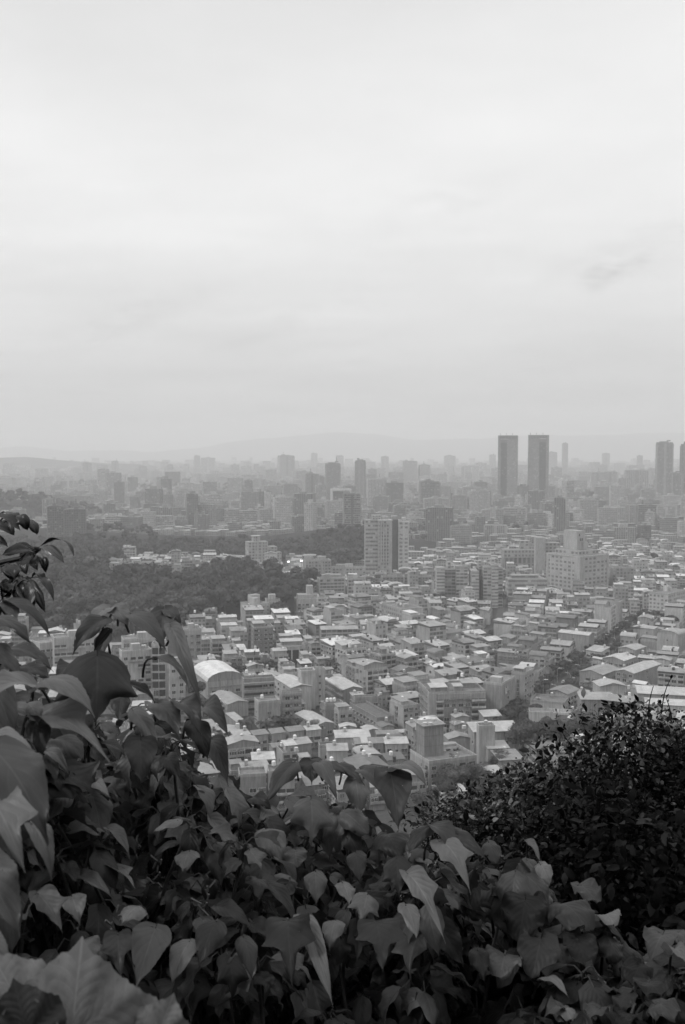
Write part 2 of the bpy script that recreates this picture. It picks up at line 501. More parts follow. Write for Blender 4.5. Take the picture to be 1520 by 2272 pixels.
def roof_part(m, kind, w, d, z, tone, rnd, oh=.45, rise=None):
    """adds a roof over a w x d body whose walls end at z; returns its top"""
    x0, x1, y0, y1 = -w / 2 - oh, w / 2 + oh, -d / 2 - oh, d / 2 + oh
    if kind == 'gable':            # ridge along the depth
        h = min(2.0, w * .13)
        m.slabq([(x0, y0, z), (0, y0, z + h), (0, y1, z + h), (x0, y1, z)], .09, 'roof_sheet', tone)
        m.slabq([(0, y0, z + h), (x1, y0, z), (x1, y1, z), (0, y1, z + h)], .09, 'roof_sheet', tone * rnd.uniform(.88, 1.1))
        for y in (-d / 2, d / 2):
            p = [(-w / 2, y, z - .1), (w / 2, y, z - .1), (0, y, z + h - .12)]
            m.face(p if y < 0 else p[::-1], 'plaster', .42)
        return z + h
    if kind == 'gable_long':       # ridge along the front
        h = min(1.9, d * .12)
        m.slabq([(x0, y0, z), (x1, y0, z), (x1, 0, z + h), (x0, 0, z + h)], .09, 'roof_sheet', tone)
        m.slabq([(x0, 0, z + h), (x1, 0, z + h), (x1, y1, z), (x0, y1, z)], .09, 'roof_sheet', tone * rnd.uniform(.88, 1.1))
        for x in (-w / 2, w / 2):
            p = [(x, d / 2, z - .1), (x, -d / 2, z - .1), (x, 0, z + h - .12)]
            m.face(p if x < 0 else p[::-1], 'plaster', .42)
        return z + h
    if kind == 'shed':
        h = rnd.uniform(.8, 1.6)
        m.slabq([(x0, y0, z), (x1, y0, z), (x1, y1, z + h), (x0, y1, z + h)], .09, 'roof_sheet', tone)
        m.face([(w / 2, -d / 2, z - .1), (w / 2, d / 2, z - .1), (w / 2, d / 2, z + h - .1)], 'plaster', .4)
        m.face([(-w / 2, d / 2, z - .1), (-w / 2, -d / 2, z - .1), (-w / 2, d / 2, z + h - .1)], 'plaster', .4)
        m.face([(w / 2, d / 2, z - .1), (-w / 2, d / 2, z - .1), (-w / 2, d / 2, z + h - .1), (w / 2, d / 2, z + h - .1)], 'plaster', .4)
        return z + h
    if kind == 'arch':
        k = 8; h = rise or min(2.6, w * .17); P = []
        for i in range(k + 1):
            a = pi * i / k
            P.append((-(w / 2 + oh) * cos(a), z + h * sin(a)))
        for i in range(k):
            m.slabq([(P[i][0], y0, P[i][1]), (P[i + 1][0], y0, P[i + 1][1]), (P[i + 1][0], y1, P[i + 1][1]), (P[i][0], y1, P[i][1])], .06, 'roof_sheet', tone)
        for y in (-d / 2, d / 2):
            p = [(a * .96, y, b - .08) for a, b in P]
            m.face(p[::-1] if y < 0 else p, 'plaster', .42)
        return z + h
    # flat slab with a parapet
    m.face([(-w / 2, -d / 2, z), (w / 2, -d / 2, z), (w / 2, d / 2, z), (-w / 2, d / 2, z)], 'roof_slab', tone * .6)
    t = .25; ph = 1.05
    a, b = w / 2 + .04, d / 2 + .04
    m.box(-a, a, -b, -b + t, z - .25, z + ph, 'plaster', tone); m.box(-a, a, b - t, b, z - .25, z + ph, 'plaster', tone)
    m.box(-a, -a + t, -b + t, b - t, z - .25, z + ph, 'plaster', tone); m.box(a - t, a, -b + t, b - t, z - .25, z + ph, 'plaster', tone)
    return z

def face_windows(root, w, d, loc, a, storeys, sh, rnd, z0=0.0, balcony=.35, bay=3.4, skip=.12, style=None, only=None):
    """windows and balconies of their own on the sides that look towards the valley viewpoint"""
    c, s = cos(a), sin(a)
    for key, nx, ny, L, off, rz in (('f', 0, -1, w, d / 2, 0), ('r', 1, 0, d, w / 2, pi / 2), ('l', -1, 0, d, w / 2, -pi / 2)):
        wx, wy = nx * c - ny * s, nx * s + ny * c
        tx, ty = CAMXY[0] - loc[0], CAMXY[1] - loc[1]
        if (wx * tx + wy * ty) / hypot(tx, ty) < .12:
            continue
        if only and key not in only:
            continue
        nb = max(1, int(L / bay))
        main = key == 'f' or rnd.random() < .3
        if not main and rnd.random() < .45:
            nb = 1
        col = [(rnd.random() < balcony if main else False, rnd.randrange(len(WIN))) for _ in range(nb)]
        bkind = rnd.randrange(len(BAL))
        for j in range(storeys):
            for i in range(nb):
                if rnd.random() < skip:
                    continue
                u = (i + .5) / nb * L - L / 2
                isb, wk = col[i]
                if style is not None: isb, wk = style
                if isb and j == 0: isb = False
                z = z0 + j * sh + (.15 if isb else .95)
                p = (u, -off, z) if key == 'f' else ((off, u, z) if key == 'r' else (-off, -u, z))
                o = link('balcony' if isb else 'window', BAL[bkind] if isb else WIN[wk if rnd.random() < .75 else rnd.randrange(len(WIN))], root, p, rz)

def galleries(root, w, d, storeys, sh, rnd, tone, z0=0.0):
    """full-width balconies: a pale parapet and a dark sheet for the shaded recess behind it, with a few enclosed bays"""
    m = MB(); dp = rnd.uniform(.9, 1.5); k = max(2, int(w / 3.4))
    m.box(-w / 2 + .05, w / 2 - .05, -dp, 0, -.14, .02, 'plaster', tone, bottom=True)
    m.box(-w / 2 + .05, w / 2 - .05, -dp, -dp + .12, .02, rnd.uniform(.8, 1.15), 'plaster', tone * rnd.uniform(1.05, 1.4))
    m.face([(-w / 2 + .2, -.04, .05), (w / 2 - .2, -.04, .05), (w / 2 - .2, -.04, sh - .45), (-w / 2 + .2, -.04, sh - .45)], 'glass', .1)  # dark sheet stands in for the shade of the open recess
    for i in range(k + 1):
        x = -w / 2 + .05 + (w - .45) * i / k
        m.box(x, x + .35, -dp + .12, -.05, .02, sh - .16, 'plaster', tone)
    me = m.data('balcony')
    e = MB(); bw_ = (w - .4) / k * .86
    e.box(-bw_ / 2, bw_ / 2, -dp - .06, -dp + .02, .9, sh - .3, 'trim', rnd.choice((.8, 1.0, .5)), bottom=True)
    for i in range(4):
        x = -bw_ / 2 + bw_ * (i + .12) / 4
        e.face([(x, -dp - .08, 1.1), (x + bw_ * .19, -dp - .08, 1.1), (x + bw_ * .19, -dp - .08, sh - .5), (x, -dp - .08, sh - .5)], 'glass', .1)
    ee = e.data('window')
    for j in range(1, storeys):
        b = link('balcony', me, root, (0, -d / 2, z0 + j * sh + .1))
        for i in range(k):
            if rnd.random() < .28:
                link('window', ee, b, (-w / 2 + .2 + (w - .4) * (i + .5) / k, 0, 0))
    for i in range(k):
        if rnd.random() < .6: link('window', WIN[1], root, (-w / 2 + w * (i + .5) / k, -d / 2, z0 + .9))
# ------------------------------------------------------------------ landmarks and labels that say which one
MARKS = [('twin skyscrapers', 1160, 1060), ('lone pale slab tower', 857, 1215), ('broad square hospital', 1280, 1265), ('banded apartment towers', 1040, 1300),
         ('arched school hall', 483, 1510), ('round-fronted pavilion', 645, 1460), ('block with rooftop tower', 975, 1690), ('portal-framed far block', 383, 1065),
         ('turreted apartment house', 568, 1225), ('white stepped apartments', 580, 1350), ('long corner tenement', 1000, 1580), ('signboard corner block', 1115, 1550),
         ('striped pale office tower', 836, 1095), ('tiered wood-edge apartments', 700, 1340)]
ORD = ['', 'second ', 'third ', 'fourth ', 'fifth ', 'sixth ', 'seventh ', 'eighth ', 'ninth ', 'tenth ', 'eleventh ', 'twelfth ', 'thirteenth ', 'fourteenth ', 'fifteenth ',
       'sixteenth ', 'seventeenth ', 'eighteenth ', 'nineteenth ', 'twentieth '] + [t + u + ' ' for t in ('twenty-', 'thirty-', 'forty-', 'fifty-', 'sixty-', 'seventy-')
       for u in ('first', 'second', 'third', 'fourth', 'fifth', 'sixth', 'seventh', 'eighth', 'ninth')]
PENDING = []
def describe(o, prefix, cat, group=None):
    PENDING.append((o, prefix, cat, group, proj((o.location.x, o.location.y, o.location.z + 8))))
def settle_labels():
    by = {}; uniq = {}
    for rec in PENDING: uniq[rec[1]] = uniq.get(rec[1], 0) + 1
    for rec in PENDING:
        px, py = rec[4]
        k = min(range(len(MARKS)), key=lambda i: hypot(px - MARKS[i][1], 1.6 * (py - MARKS[i][2])))
        dx, dy = px - MARKS[k][1], 1.6 * (py - MARKS[k][2])
        if abs(dx) > abs(dy): side = 'left of' if dx < 0 else 'right of'
        else: side = 'behind' if dy < 0 else 'below'
        by.setdefault((k, side, rec[2]), []).append((hypot(dx, dy), rec))
    for (k, side, cat), lst in by.items():
        lst.sort(key=lambda t: t[0])
        for i, (_, (o, prefix, c, group, _p)) in enumerate(lst):
            full = f'{prefix}, {ORD[min(i, len(ORD) - 1)]}nearest {side} the {MARKS[k][0]}'
            tag(o, prefix if len(full.replace('-', ' ').split()) > 16 and uniq[prefix] == 1 else full, c, group)

def place(xl, xr, yb, yt, ang, q, zb=None):
    """centre, width, depth, height of a block whose photographed outline runs xl..xr, yb..yt and which is turned by ang"""
    if zb is None:
        g = G((xl + xr) / 2, yb); zb = terrain(g[0], g[1])
        if zb < 1: zb = 0.0
    g = G((xl + xr) / 2, yb, zb)
    a = R(ang); dist = g[1]
    wm = (xr - xl) / FPX * dist
    w = wm / (cos(a) + q * abs(sin(a))); d = q * w
    look = atan2(g[0], g[1])
    ext = (w * abs(sin(a)) + d * cos(a)) / 2
    cx_, cy_ = g[0] + ext * sin(look), g[1] + ext * cos(look)
    z1 = CAMH + (998 - yt) / FPX * dist
    z0 = zb if zb is not None else 0.0
    return cx_, cy_, w, d, max(z1, 6), a - look, z0

TOWERS = [  # xl, xr, ytop, ybase, angle, q, tone, facade, words
    (616, 653, 1009, 1066, 12, .8, .24, 'facade_fine', 'wide dark tower topped by a mast'), (721, 755, 1026, 1122, 8, .9, .26, 'facade_windows', 'dark tower with a stepped top'),
    (788, 812, 1019, 1117, -20, .8, .18, 'facade_fine', 'slim dark tower'), (813, 836, 1040, 1092, 10, .9, .28, 'facade_fine', 'squat grey tower'),
    (670, 707, 1050, 1122, 20, .8, .34, 'facade_windows', 'broad hazy tower'), (708, 720, 1056, 1118, 5, 1, .25, 'facade_fine', 'narrow dark tower'),
    (720, 787, 1110, 1163, 5, .5, .5, 'facade_windows', 'pale apartment tower with many windows'), (813, 860, 1062, 1132, 6, .6, .62, 'facade_fins', 'white tower with vertical stripes'),
    (866, 896, 1062, 1112, 8, .7, .46, 'facade_windows', 'pale tower with small white roof room'), (829, 867, 1100, 1147, -10, .8, .17, 'facade_fine', 'very dark low tower'),
    (870, 911, 1120, 1167, 12, .6, .2, 'facade_fine', 'dark broad block'), (928, 976, 1066, 1150, 10, .7, .2, 'facade_balcony', 'dark wide tower with a stepped roof'),
    (938, 997, 1105, 1158, 6, .6, .36, 'facade_windows', 'gridded apartment slab'), (894, 925, 1022, 1082, 0, .8, .42, 'facade_windows', 'pale tower with sloping shoulders'),
    (928, 954, 1030, 1082, 15, .8, .38, 'facade_fine', 'hazy grey tower'), (628, 672, 1105, 1152, 14, .8, .2, 'facade_fine', 'dark bulky tower block'),
    (627, 661, 1073, 1130, 8, .7, .3, 'facade_windows', 'grey hazy slab tower'), (688, 716, 1125, 1163, 5, .8, .24, 'facade_windows', 'low dark tower'),
    (519, 572, 1133, 1172, 12, .5, .52, 'facade_balcony', 'pale balconied slab'), (573, 622, 1130, 1172, 6, .5, .46, 'facade_windows', 'pale apartment slab with stepped roofline'),
    (181, 204, 1026, 1064, 10, .8, .28, 'facade_fine', 'hazy dark tower'), (248, 263, 1022, 1060, 5, .9, .26, 'facade_fine', 'slim hazy tower'),
    (345, 375, 1058, 1097, 10, .7, .25, 'facade_fine', 'dark slab beside a white frame'), (96, 125, 1110, 1162, -15, .7, .28, 'facade_fins', 'dark tower with pale upright ribs'),
    (122, 148, 1067, 1100, 10, .7, .33, 'facade_windows', 'grey slab'), (30, 62, 1080, 1105, 5, .6, .55, 'facade_windows', 'pale squat block'),
    (58, 87, 1072, 1097, 5, .6, .58, 'facade_ribbon', 'pale block with window bands'), (151, 173, 1066, 1097, 12, .7, .45, 'facade_windows', 'light grey tower'),
    (150, 180, 1083, 1106, 0, .6, .58, 'facade_windows', 'pale low block'), (194, 207, 1076, 1108, 10, .8, .55, 'facade_fine', 'narrow pale tower'),
    (219, 235, 1074, 1108, 8, .8, .56, 'facade_windows', 'pale windowed tower'), (207, 219, 1076, 1106, 5, .9, .33, 'facade_fine', 'narrow grey tower'),
    (293, 333, 1090, 1123, 25, .5, .44, 'facade_fins', 'ribbed pale slab'), (334, 373, 1092, 1123, 10, .5, .36, 'facade_fine', 'wide grey office slab'),
    (257, 292, 1068, 1092, 5, .6, .38, 'facade_windows', 'hazy wide block'), (470, 490, 1099, 1145, 25, .8, .62, 'facade_windows', 'slim white apartment tower'),
    (227, 248, 1143, 1178, 20, .8, .42, 'plaster', 'windowless grey tower'), (311, 386, 1145, 1184, 6, .35, .5, 'facade_balcony', 'long balconied apartment slab'),
    (388, 429, 1145, 1178, 8, .5, .46, 'facade_balcony', 'balconied apartment block'), (431, 444, 1135, 1184, 10, 1, .3, 'facade_windows', 'slim grey tower'),
    (444, 474, 1138, 1180, 8, .7, .3, 'facade_ribbon', 'dark banded block'), (105, 141, 1158, 1192, 5, .7, .24, 'facade_windows', 'dark housing block'),
    (142, 190, 1162, 1194, 4, .5, .24, 'facade_windows', 'long dark housing block'), (431, 444, 1010, 1050, 4, 1, .25, 'facade_fine', 'faint slim tower'),
    (447, 477, 1015, 1050, 0, .8, .3, 'facade_fine', 'faint wide tower'), (1246, 1259, 982, 1060, 10, 1, .26, 'facade_fine', 'slender dark tower standing above the haze'),
    (1453, 1490, 979, 1122, 8, .9, .3, 'facade_fins', 'tall office tower with pale corner piers'), (1508, 1540, 982, 1122, -8, .9, .2, 'facade_fine', 'tall dark tower cut by the frame'),
    (1467, 1512, 1048, 1122, 6, .7, .24, 'facade_fins', 'broad dark tower'), (1456, 1498, 1121, 1192, 6, .5, .58, 'facade_ribbon', 'white banded apartment tower'),
    (1430, 1455, 1135, 1192, -8, .8, .55, 'facade_balcony', 'white balconied apartment tower'), (1385, 1440, 1042, 1107, 4, .4, .5, 'facade_fins', 'wide white ribbed tower'),
    (1310, 1339, 1047, 1092, 6, .8, .19, 'facade_fine', 'dark hazy tower'), (1340, 1370, 1046, 1092, -6, .8, .19, 'facade_fine', 'dark flat-topped tower'),
    (1318, 1362, 1079, 1127, 5, .7, .26, 'facade_windows', 'wide dark housing tower'), (1122, 1180, 1078, 1127, 12, .7, .17, 'facade_fine', 'broad dark tower'),
    (1187, 1232, 1077, 1122, 6, .5, .44, 'facade_fins', 'pale slab with upright bands'), (1197, 1240, 1112, 1162, 8, .7, .15, 'facade_fine', 'near-black tower block'),
    (1230, 1271, 1135, 1172, 0, .6, .5, 'facade_balcony', 'pale balconied block'), (1272, 1293, 1140, 1174, 4, .7, .7, 'facade_ribbon', 'white block with window bands'),
    (1280, 1325, 1108, 1167, 14, .7, .4, 'facade_windows', 'grey apartment tower with stepped top'), (1067, 1110, 1130, 1170, 6, .6, .44, 'facade_windows', 'grey apartment slab'),
    (1113, 1167, 1126, 1174, 8, .5, .44, 'facade_balcony', 'wide balconied apartment slab'), (1025, 1067, 1080, 1132, 5, .6, .36, 'facade_windows', 'hazy housing tower'),
    (1050, 1080, 1068, 1122, 10, .8, .22, 'facade_fine', 'dark stepped tower'), (1030, 1062, 1033, 1067, 4, .6, .46, 'facade_windows', 'faint pale tower'),
    (1075, 1125, 1165, 1203, -6, .5, .48, 'facade_fins', 'low pale block with upright strips'), (997, 1045, 1167, 1208, 10, .5, .46, 'facade_windows', 'pale walk-up slab'),
    (1002, 1035, 1098, 1145, 5, .7, .3, 'facade_windows', 'grey housing tower'),
    (1090, 1102, 1062, 1098, 6, .8, .3, 'facade_fine', 'narrow hazy tower'), (975, 1000, 1078, 1130, -6, .8, .28, 'facade_windows', 'grey hazy tower'),
    (560, 590, 1062, 1100, 8, .7, .36, 'facade_windows', 'hazy apartment block'), (520, 548, 1075, 1112, -8, .7, .4, 'facade_windows', 'hazy pale block'),
    (1372, 1388, 1060, 1108, 6, .8, .3, 'facade_fine', 'narrow grey block'), (1395, 1420, 1120, 1175, 8, .7, .32, 'facade_windows', 'grey tower in the flats'),
    (1160, 1180, 1120, 1170, -5, .9, .3, 'facade_windows', 'grey windowed tower'), (760, 800, 1135, 1172, 8, .6, .42, 'facade_balcony', 'low balconied tower'),
    (905, 940, 1135, 1175, -6, .6, .34, 'facade_windows', 'low grey tower'), (1240, 1275, 1085, 1130, 8, .7, .34, 'facade_windows', 'hazy grey slab'),
    (1420, 1452, 1085, 1140, 8, .7, .28, 'facade_fine', 'dark tower in the flats'), (655, 690, 1045, 1085, 6, .7, .26, 'facade_fine', 'hazy dark block'),
    (985, 1010, 1010, 1052, 4, .8, .26, 'facade_fine', 'faint hazy tower'), (1085, 1100, 1008, 1050, 4, .8, .26, 'facade_fine', 'faint narrow tower'),
    (1215, 1235, 1002, 1055, 6, .8, .28, 'facade_fine', 'faint broad tower'), (1335, 1352, 1005, 1050, 6, .8, .26, 'facade_fine', 'faint tower before the ridge'),
    (1412, 1425, 1010, 1056, 6, .8, .26, 'facade_fine', 'faint slim tower'), (845, 862, 1012, 1056, 6, .8, .28, 'facade_fine', 'faint grey tower'),
    (745, 762, 1010, 1050, 6, .8, .28, 'facade_fine', 'faint slim block'), (690, 704, 1005, 1045, 6, .8, .28, 'facade_fine', 'faint upright block'),
]
rt = random.Random(77)
def tower(xl, xr, yt, yb, ang, q, tone, style, text):
    x, y, w, d, h, a, z0 = place(xl, xr, yb, yt, ang, q)
    root = empty('tower_block', (x, y, z0), a, None, None)
    describe(root, text, 'tower', 'towers and slabs across the hazy plain')
    take(x, y, w, d, a, 2)
    tone = tone * .85 if y < 1700 else tone * .62 + .16 if y < 3000 else tone * .4 + .28  # farther towers get paler tones: extra haze put into the colour
    m = MB(); crown = h * rt.uniform(.03, .07)
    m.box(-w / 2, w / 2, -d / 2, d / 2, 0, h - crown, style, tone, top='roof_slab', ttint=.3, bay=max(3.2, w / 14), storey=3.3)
    if 'narrow' not in text and w > 18:      # corner piers and a darker or paler raised strip give the faces relief
        pw = w * .07
        for sx in (-1, 1):
            m.box(sx * w / 2 - pw / 2, sx * w / 2 + pw / 2, -d / 2 - .9, -d / 2 + pw, 0, h - crown + .8, 'plaster', tone * 1.15)
        if rt.random() < .5:
            m.box(-pw, pw, -d / 2 - .7, -d / 2 + .5, 0, h - crown, 'plaster', tone * rt.choice((.6, 1.2)))
    m.build('wall', root)
    r = MB(); t = .8
    r.box(-w / 2 + t, w / 2 - t, -d / 2 + t, d / 2 - t, h - crown, h - crown * .4, 'plaster', tone * .9, top='roof_slab', ttint=.35)
    r.box(-w * .3, w * .22, -d * .3, d * .3, h - crown * .4, h, 'plaster', tone, top='roof_slab', ttint=.4)
    r.build('roof', root)
    s = MB(); sx = rt.uniform(-.3, .3) * w
    s.box(sx - w * .1, sx + w * .1, -d * .2, d * .2, h, h + 3.2, 'plaster', tone * 1.1, top='roof_slab', ttint=.5)
    if 'mast' in text or rt.random() < .3:
        s.cyl(sx, 0, h + 3.2, h + rt.uniform(9, 16), .9, 'trim', .3, 6)
    s.build('roof_room', root)
    return root
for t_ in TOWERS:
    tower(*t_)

def bld(name, label, cat, xl, xr, yt, yb, ang, q, zb=None, group=None):
    x, y, w, d, h, a, z0 = place(xl, xr, yb, yt, ang, q, zb)
    take(x, y, w, d, a, 1.5)
    root = empty(name, (x, y, z0), a, label, cat, group)
    return root, w, d, h - z0, (x, y), a

# twin skyscrapers: pale flanks, a recessed strip with its shade put into the colour on the side that faces the other one, a crown of upright slots
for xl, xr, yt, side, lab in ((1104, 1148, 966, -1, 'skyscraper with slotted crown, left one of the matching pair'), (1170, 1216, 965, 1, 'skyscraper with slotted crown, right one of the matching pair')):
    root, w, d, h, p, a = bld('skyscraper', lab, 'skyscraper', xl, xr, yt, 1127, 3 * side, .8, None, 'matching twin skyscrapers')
    m = MB(); tone = .31; cr_ = h * .048
    rx0, rx1 = (-w * .36, -w * .03) if side < 0 else (w * .03, w * .36)
    m.box(-w / 2, rx0, -d / 2, d / 2, 0, h - cr_, 'facade_fine', tone, bay=2.4, storey=3.4)
    m.box(rx1, w / 2, -d / 2, d / 2, 0, h - cr_, 'facade_fine', tone, bay=2.4, storey=3.4)
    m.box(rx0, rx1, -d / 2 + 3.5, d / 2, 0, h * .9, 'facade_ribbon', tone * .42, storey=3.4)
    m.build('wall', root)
    m = MB()
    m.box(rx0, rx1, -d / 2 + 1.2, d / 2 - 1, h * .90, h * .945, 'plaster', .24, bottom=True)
    m.box(rx0, rx1, -d / 2 + .3, d / 2 - 1, h * .945, h * .953, 'trim', .75, bottom=True)
    m.box(-w / 2, w / 2, -d / 2, d / 2, h - 2.2, h, 'plaster', tone * 1.05, bottom=True, top='roof_slab', ttint=.3)
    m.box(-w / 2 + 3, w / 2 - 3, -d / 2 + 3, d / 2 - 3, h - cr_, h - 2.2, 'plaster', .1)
    k = 13
    for i in range(k + 1):
        x = -w / 2 + (w - 1.5) * i / k
        m.box(x, x + 1.5, -d / 2, -d / 2 + 1.4, h - cr_, h - 2.2, 'plaster', tone * 1.1)
        yy = -d / 2 + (d - 1.5) * i / k
        for sx in (-w / 2, w / 2 - 1.4):
            m.box(sx, sx + 1.4, yy + (1.45 if i == 0 else 0), yy + 1.5, h - cr_, h - 2.2, 'plaster', tone * 1.1)
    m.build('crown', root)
    m = MB()
    for x in (-w * .4, -w * .1, w * .22):
        m.cyl(x, 0, h, h + 6, .5, 'trim', .3, 6)
    m.build('mast', root)

# a far block carried in a white portal frame, and a nearer one
for xl, xr, yt, yb, lab in ((361, 404, 1044, 1087, 'far dark block set inside a white portal frame'), (733, 780, 1085, 1162, 'rooftop block with white portal frame beyond the pale apartments')):
    root, w, d, h, p, a = bld('portal_building', lab, 'office block', xl, xr, yt, yb, 6, .5)
    m = MB(); m.box(-w / 2 + w * .09, w / 2 - w * .09, -d / 2 + 1, d / 2 - 1, 0, h * .93, 'facade_fine', .22, top='roof_slab', ttint=.3); m.build('wall', root)
    m = MB(); f = w * .085
    m.box(-w / 2, -w / 2 + f, -d / 2, d / 2, 0, h, 'trim', .75); m.box(w / 2 - f, w / 2, -d / 2, d / 2, 0, h, 'trim', .75)
    m.box(-w / 2 + f, w / 2 - f, -d / 2, d / 2, h - h * .06, h, 'trim', .75, bottom=True); m.build('portal_frame', root)

# the lone pale slab tower: banded left wing, ribbed centre, blank flank, dark cleft, pale end wing with dots of windows
root, w, d, h, p, a = bld('slab_tower', 'lone tall pale slab tower with a dark recessed strip near one end', 'tower', 807, 907, 1152, 1286, 6, .38)
m = MB()
m.box(-w / 2, -w * .22, -d / 2 + 1.2, d / 2, 0, h * .985, 'facade_ribbon', .50, bay=3, storey=4.4, top='roof_slab', ttint=.4)
m.build('banded_wing', root)
m = MB()
m.box(-w * .22, w * .11, -d / 2 - 1.2, d / 2, 0, h * .975, 'facade_windows', .44, bay=3.4, storey=3.9, top='roof_slab', ttint=.55)
m.box(-w * .23, w * .125, -d / 2 - 1.5, d / 2 + .2, h * .975, h * .985, 'trim', .7, bottom=True)
for i in range(4):
    x = -w * .2 + i * w * .055
    m.box(x, x + .8, -d / 2 - 1.8, -d / 2 - 1.2, h * .3, h * .97, 'plaster', .62)
m.box(w * .03, w * .11, -d / 2 - 1.5, -d / 2 + 1, 0, h * .972, 'plaster', .5)
m.build('ribbed_wing', root)
m = MB(); m.box(w * .11, w * .26, -d / 2 + 2.5, d / 2 - 1, 0, h * .99, 'plaster', .17, top='roof_slab', ttint=.3); m.build('dark_strip', root)
m = MB(); m.box(w * .26, w / 2, -d / 2, d / 2, 0, h * .955, 'facade_windows', .62, bay=5, storey=4.2, top='roof_slab', ttint=.5)
for j in range(13):
    m.box(w * .26 - .3, w * .32, -d / 2 - 1, -d / 2, h * .07 * j + 1, h * .07 * j + 2.3, 'plaster', .62, bottom=True)
m.build('end_wing', root)
m = MB()
m.box(-w * .34, -w * .14, -d * .3, d * .3, h * .985, h * 1.06, 'facade_windows', .5, top='roof_slab', ttint=.5); m.box(-w * .1, w * .04, -d * .2, d * .35, h * .985, h * 1.04, 'plaster', .5)
m.box(w * .12, w * .25, -d * .3, d * .3, h * .99, h * 1.045, 'plaster', .42); m.box(w * .36, w * .45, -d * .2, d * .2, h * .955, h * 1.02, 'plaster', .62)
m.build('roof_room', root)

# banded apartment towers in front of it: four shafts of different heights joined by dark cores
root, w, d, h, p, a = bld('apartment_towers', 'cluster of banded apartment towers joined by dark recessed cores', 'apartment tower', 963, 1117, 1254, 1350, 8, .34)
for i, (u0, u1, y0, hh, tone, st) in enumerate(((-.5, -.38, -.28, .9, .6, 'facade_ribbon'), (-.38, -.2, .1, .86, .34, 'facade_balcony'), (-.2, -.02, -.05, .93, .5, 'facade_balcony'), (.02, .13, -.5, .84, .56, 'facade_ribbon'),
                                         (.13, .2, .2, .9, .2, 'plaster'), (.2, .32, -.4, .93, .5, 'facade_balcony'), (.32, .42, -.55, .99, .6, 'facade_ribbon'), (.42, .5, -.36, .92, .5, 'facade_balcony'))):
    m = MB(); m.box(u0 * w, u1 * w - .05, y0 * d, d / 2, 0, h * hh, st, tone, bay=3.4, storey=3.1, top='roof_slab', ttint=.5)
    m.box(u0 * w - .2, u1 * w - .1, y0 * d - .3, y0 * d, h * hh - 1.2, h * hh + .6, 'trim', .6, bottom=True)
    m.build('shaft', root)
m = MB()
for u, v, ww, hh in ((-.3, .1, .06, 1.02), (-.08, .1, .06, 1.04), (.17, .1, .05, 1.05), (.36, -.1, .07, 1.1), (.26, .1, .05, 1.02)):
    m.box((u - ww / 2) * w, (u + ww / 2) * w, v * d, v * d + .3 * d, h * .85, h * hh, 'facade_windows', .55, top='roof_slab', ttint=.6)
m.build('roof_room', root)

# the broad square hospital: two gridded faces round a blank corner, set-back tiers, a tall lift tower
root, w, d, h, p, a = bld('hospital', 'broad square hospital with gridded windows and a set-back roof tower', 'hospital', 1211, 1349, 1238, 1325, 48, 1.07)
tone = .5
m = MB()
m.box(-w / 2, w / 2, -d / 2, d / 2, h * .18, h, 'facade_windows', tone, bay=w / 7.2, storey=4.0, sides={'l': 'facade_windows'}, top='roof_slab', ttint=.4)
m.box(-w / 2 - .5, w / 2 + .5, -d / 2 - .5, d / 2 + .5, 0, h * .18, 'facade_ribbon', tone * .95, storey=5)
m.box(-w / 2 - .3, -w / 2 + w * .14, -d / 2 - .35, -d / 2 + d * .16, h * .18, h + .8, 'plaster', tone)
m.box(w / 2 - w * .06, w / 2 + .3, -d / 2 - .35, -d / 2 + d * .06, h * .18, h + .8, 'plaster', tone)
m.box(-w / 2 - .35, -w / 2 + .6, d / 2 - d * .06, d / 2 + .3, h * .18, h + .8, 'plaster', tone)
m.box(-w / 2 - .4, w / 2 + .4, -d / 2 - .4, d / 2 + .4, h, h + 1.2, 'plaster', tone * 1.1, bottom=True, top='roof_slab', ttint=.35)
m.build('wall', root)
m = MB(); m.box(-w * .38, w * .33, -d * .35, d * .36, h + 1.2, h * 1.14, 'facade_windows', tone, bay=5, top='roof_slab', ttint=.45); m.build('upper_storey', root)
m = MB(); m.box(-w * .26, w * .02, -d * .2, d * .2, h * 1.14, h * 1.64, 'plaster', tone * 1.05, top='roof_slab', ttint=.5)
m.box(-w * .08, w * .03, -d * .28, -d * .2, h * 1.14, h * 1.35, 'plaster', tone * 1.1); m.box(w * .02, w * .16, -d * .15, d * .2, h * 1.14, h * 1.5, 'plaster', tone * .9)
m.box(w * .18, w * .26, -d * .1, d * .2, h * 1.14, h * 1.38, 'plaster', tone * .55)
for u, z in ((-.2, 1.5), (-.16, 1.38), (-.1, 1.38)):
    m.face([(u * w, -d * .2 - .05, h * z), (u * w + 1.6, -d * .2 - .05, h * z), (u * w + 1.6, -d * .2 - .05, h * z + 2.6), (u * w, -d * .2 - .05, h * z + 2.6)], 'glass', .1)
m.build('roof_tower', root)
root, w, d, h, p, a = bld('hospital_wing', 'tall blank pale slab wing beside the square hospital', 'hospital wing', 1184, 1243, 1194, 1290, 10, .5)
m = MB(); m.box(-w / 2, -w * .12, -d / 2, d / 2, 0, h, 'plaster', .46, top='roof_slab', ttint=.4); m.build('blank_slab', root)
m = MB(); m.box(-w * .12, w / 2, -d / 2 + 3, d / 2, 0, h * .88, 'facade_windows', .4, bay=4, storey=4, top='roof_slab', ttint=.4); m.build('window_wing', root)
root, w, d, h, p, a = bld('hospital_wing', 'long lower ward wing with a window row below its roof', 'hospital wing', 1112, 1186, 1221, 1278, 12, .4)
m = MB(); m.box(-w / 2, w / 2, -d / 2, d / 2, 0, h * .7, 'facade_fins', .38, bay=5, storey=8, top='roof_slab', ttint=.35)
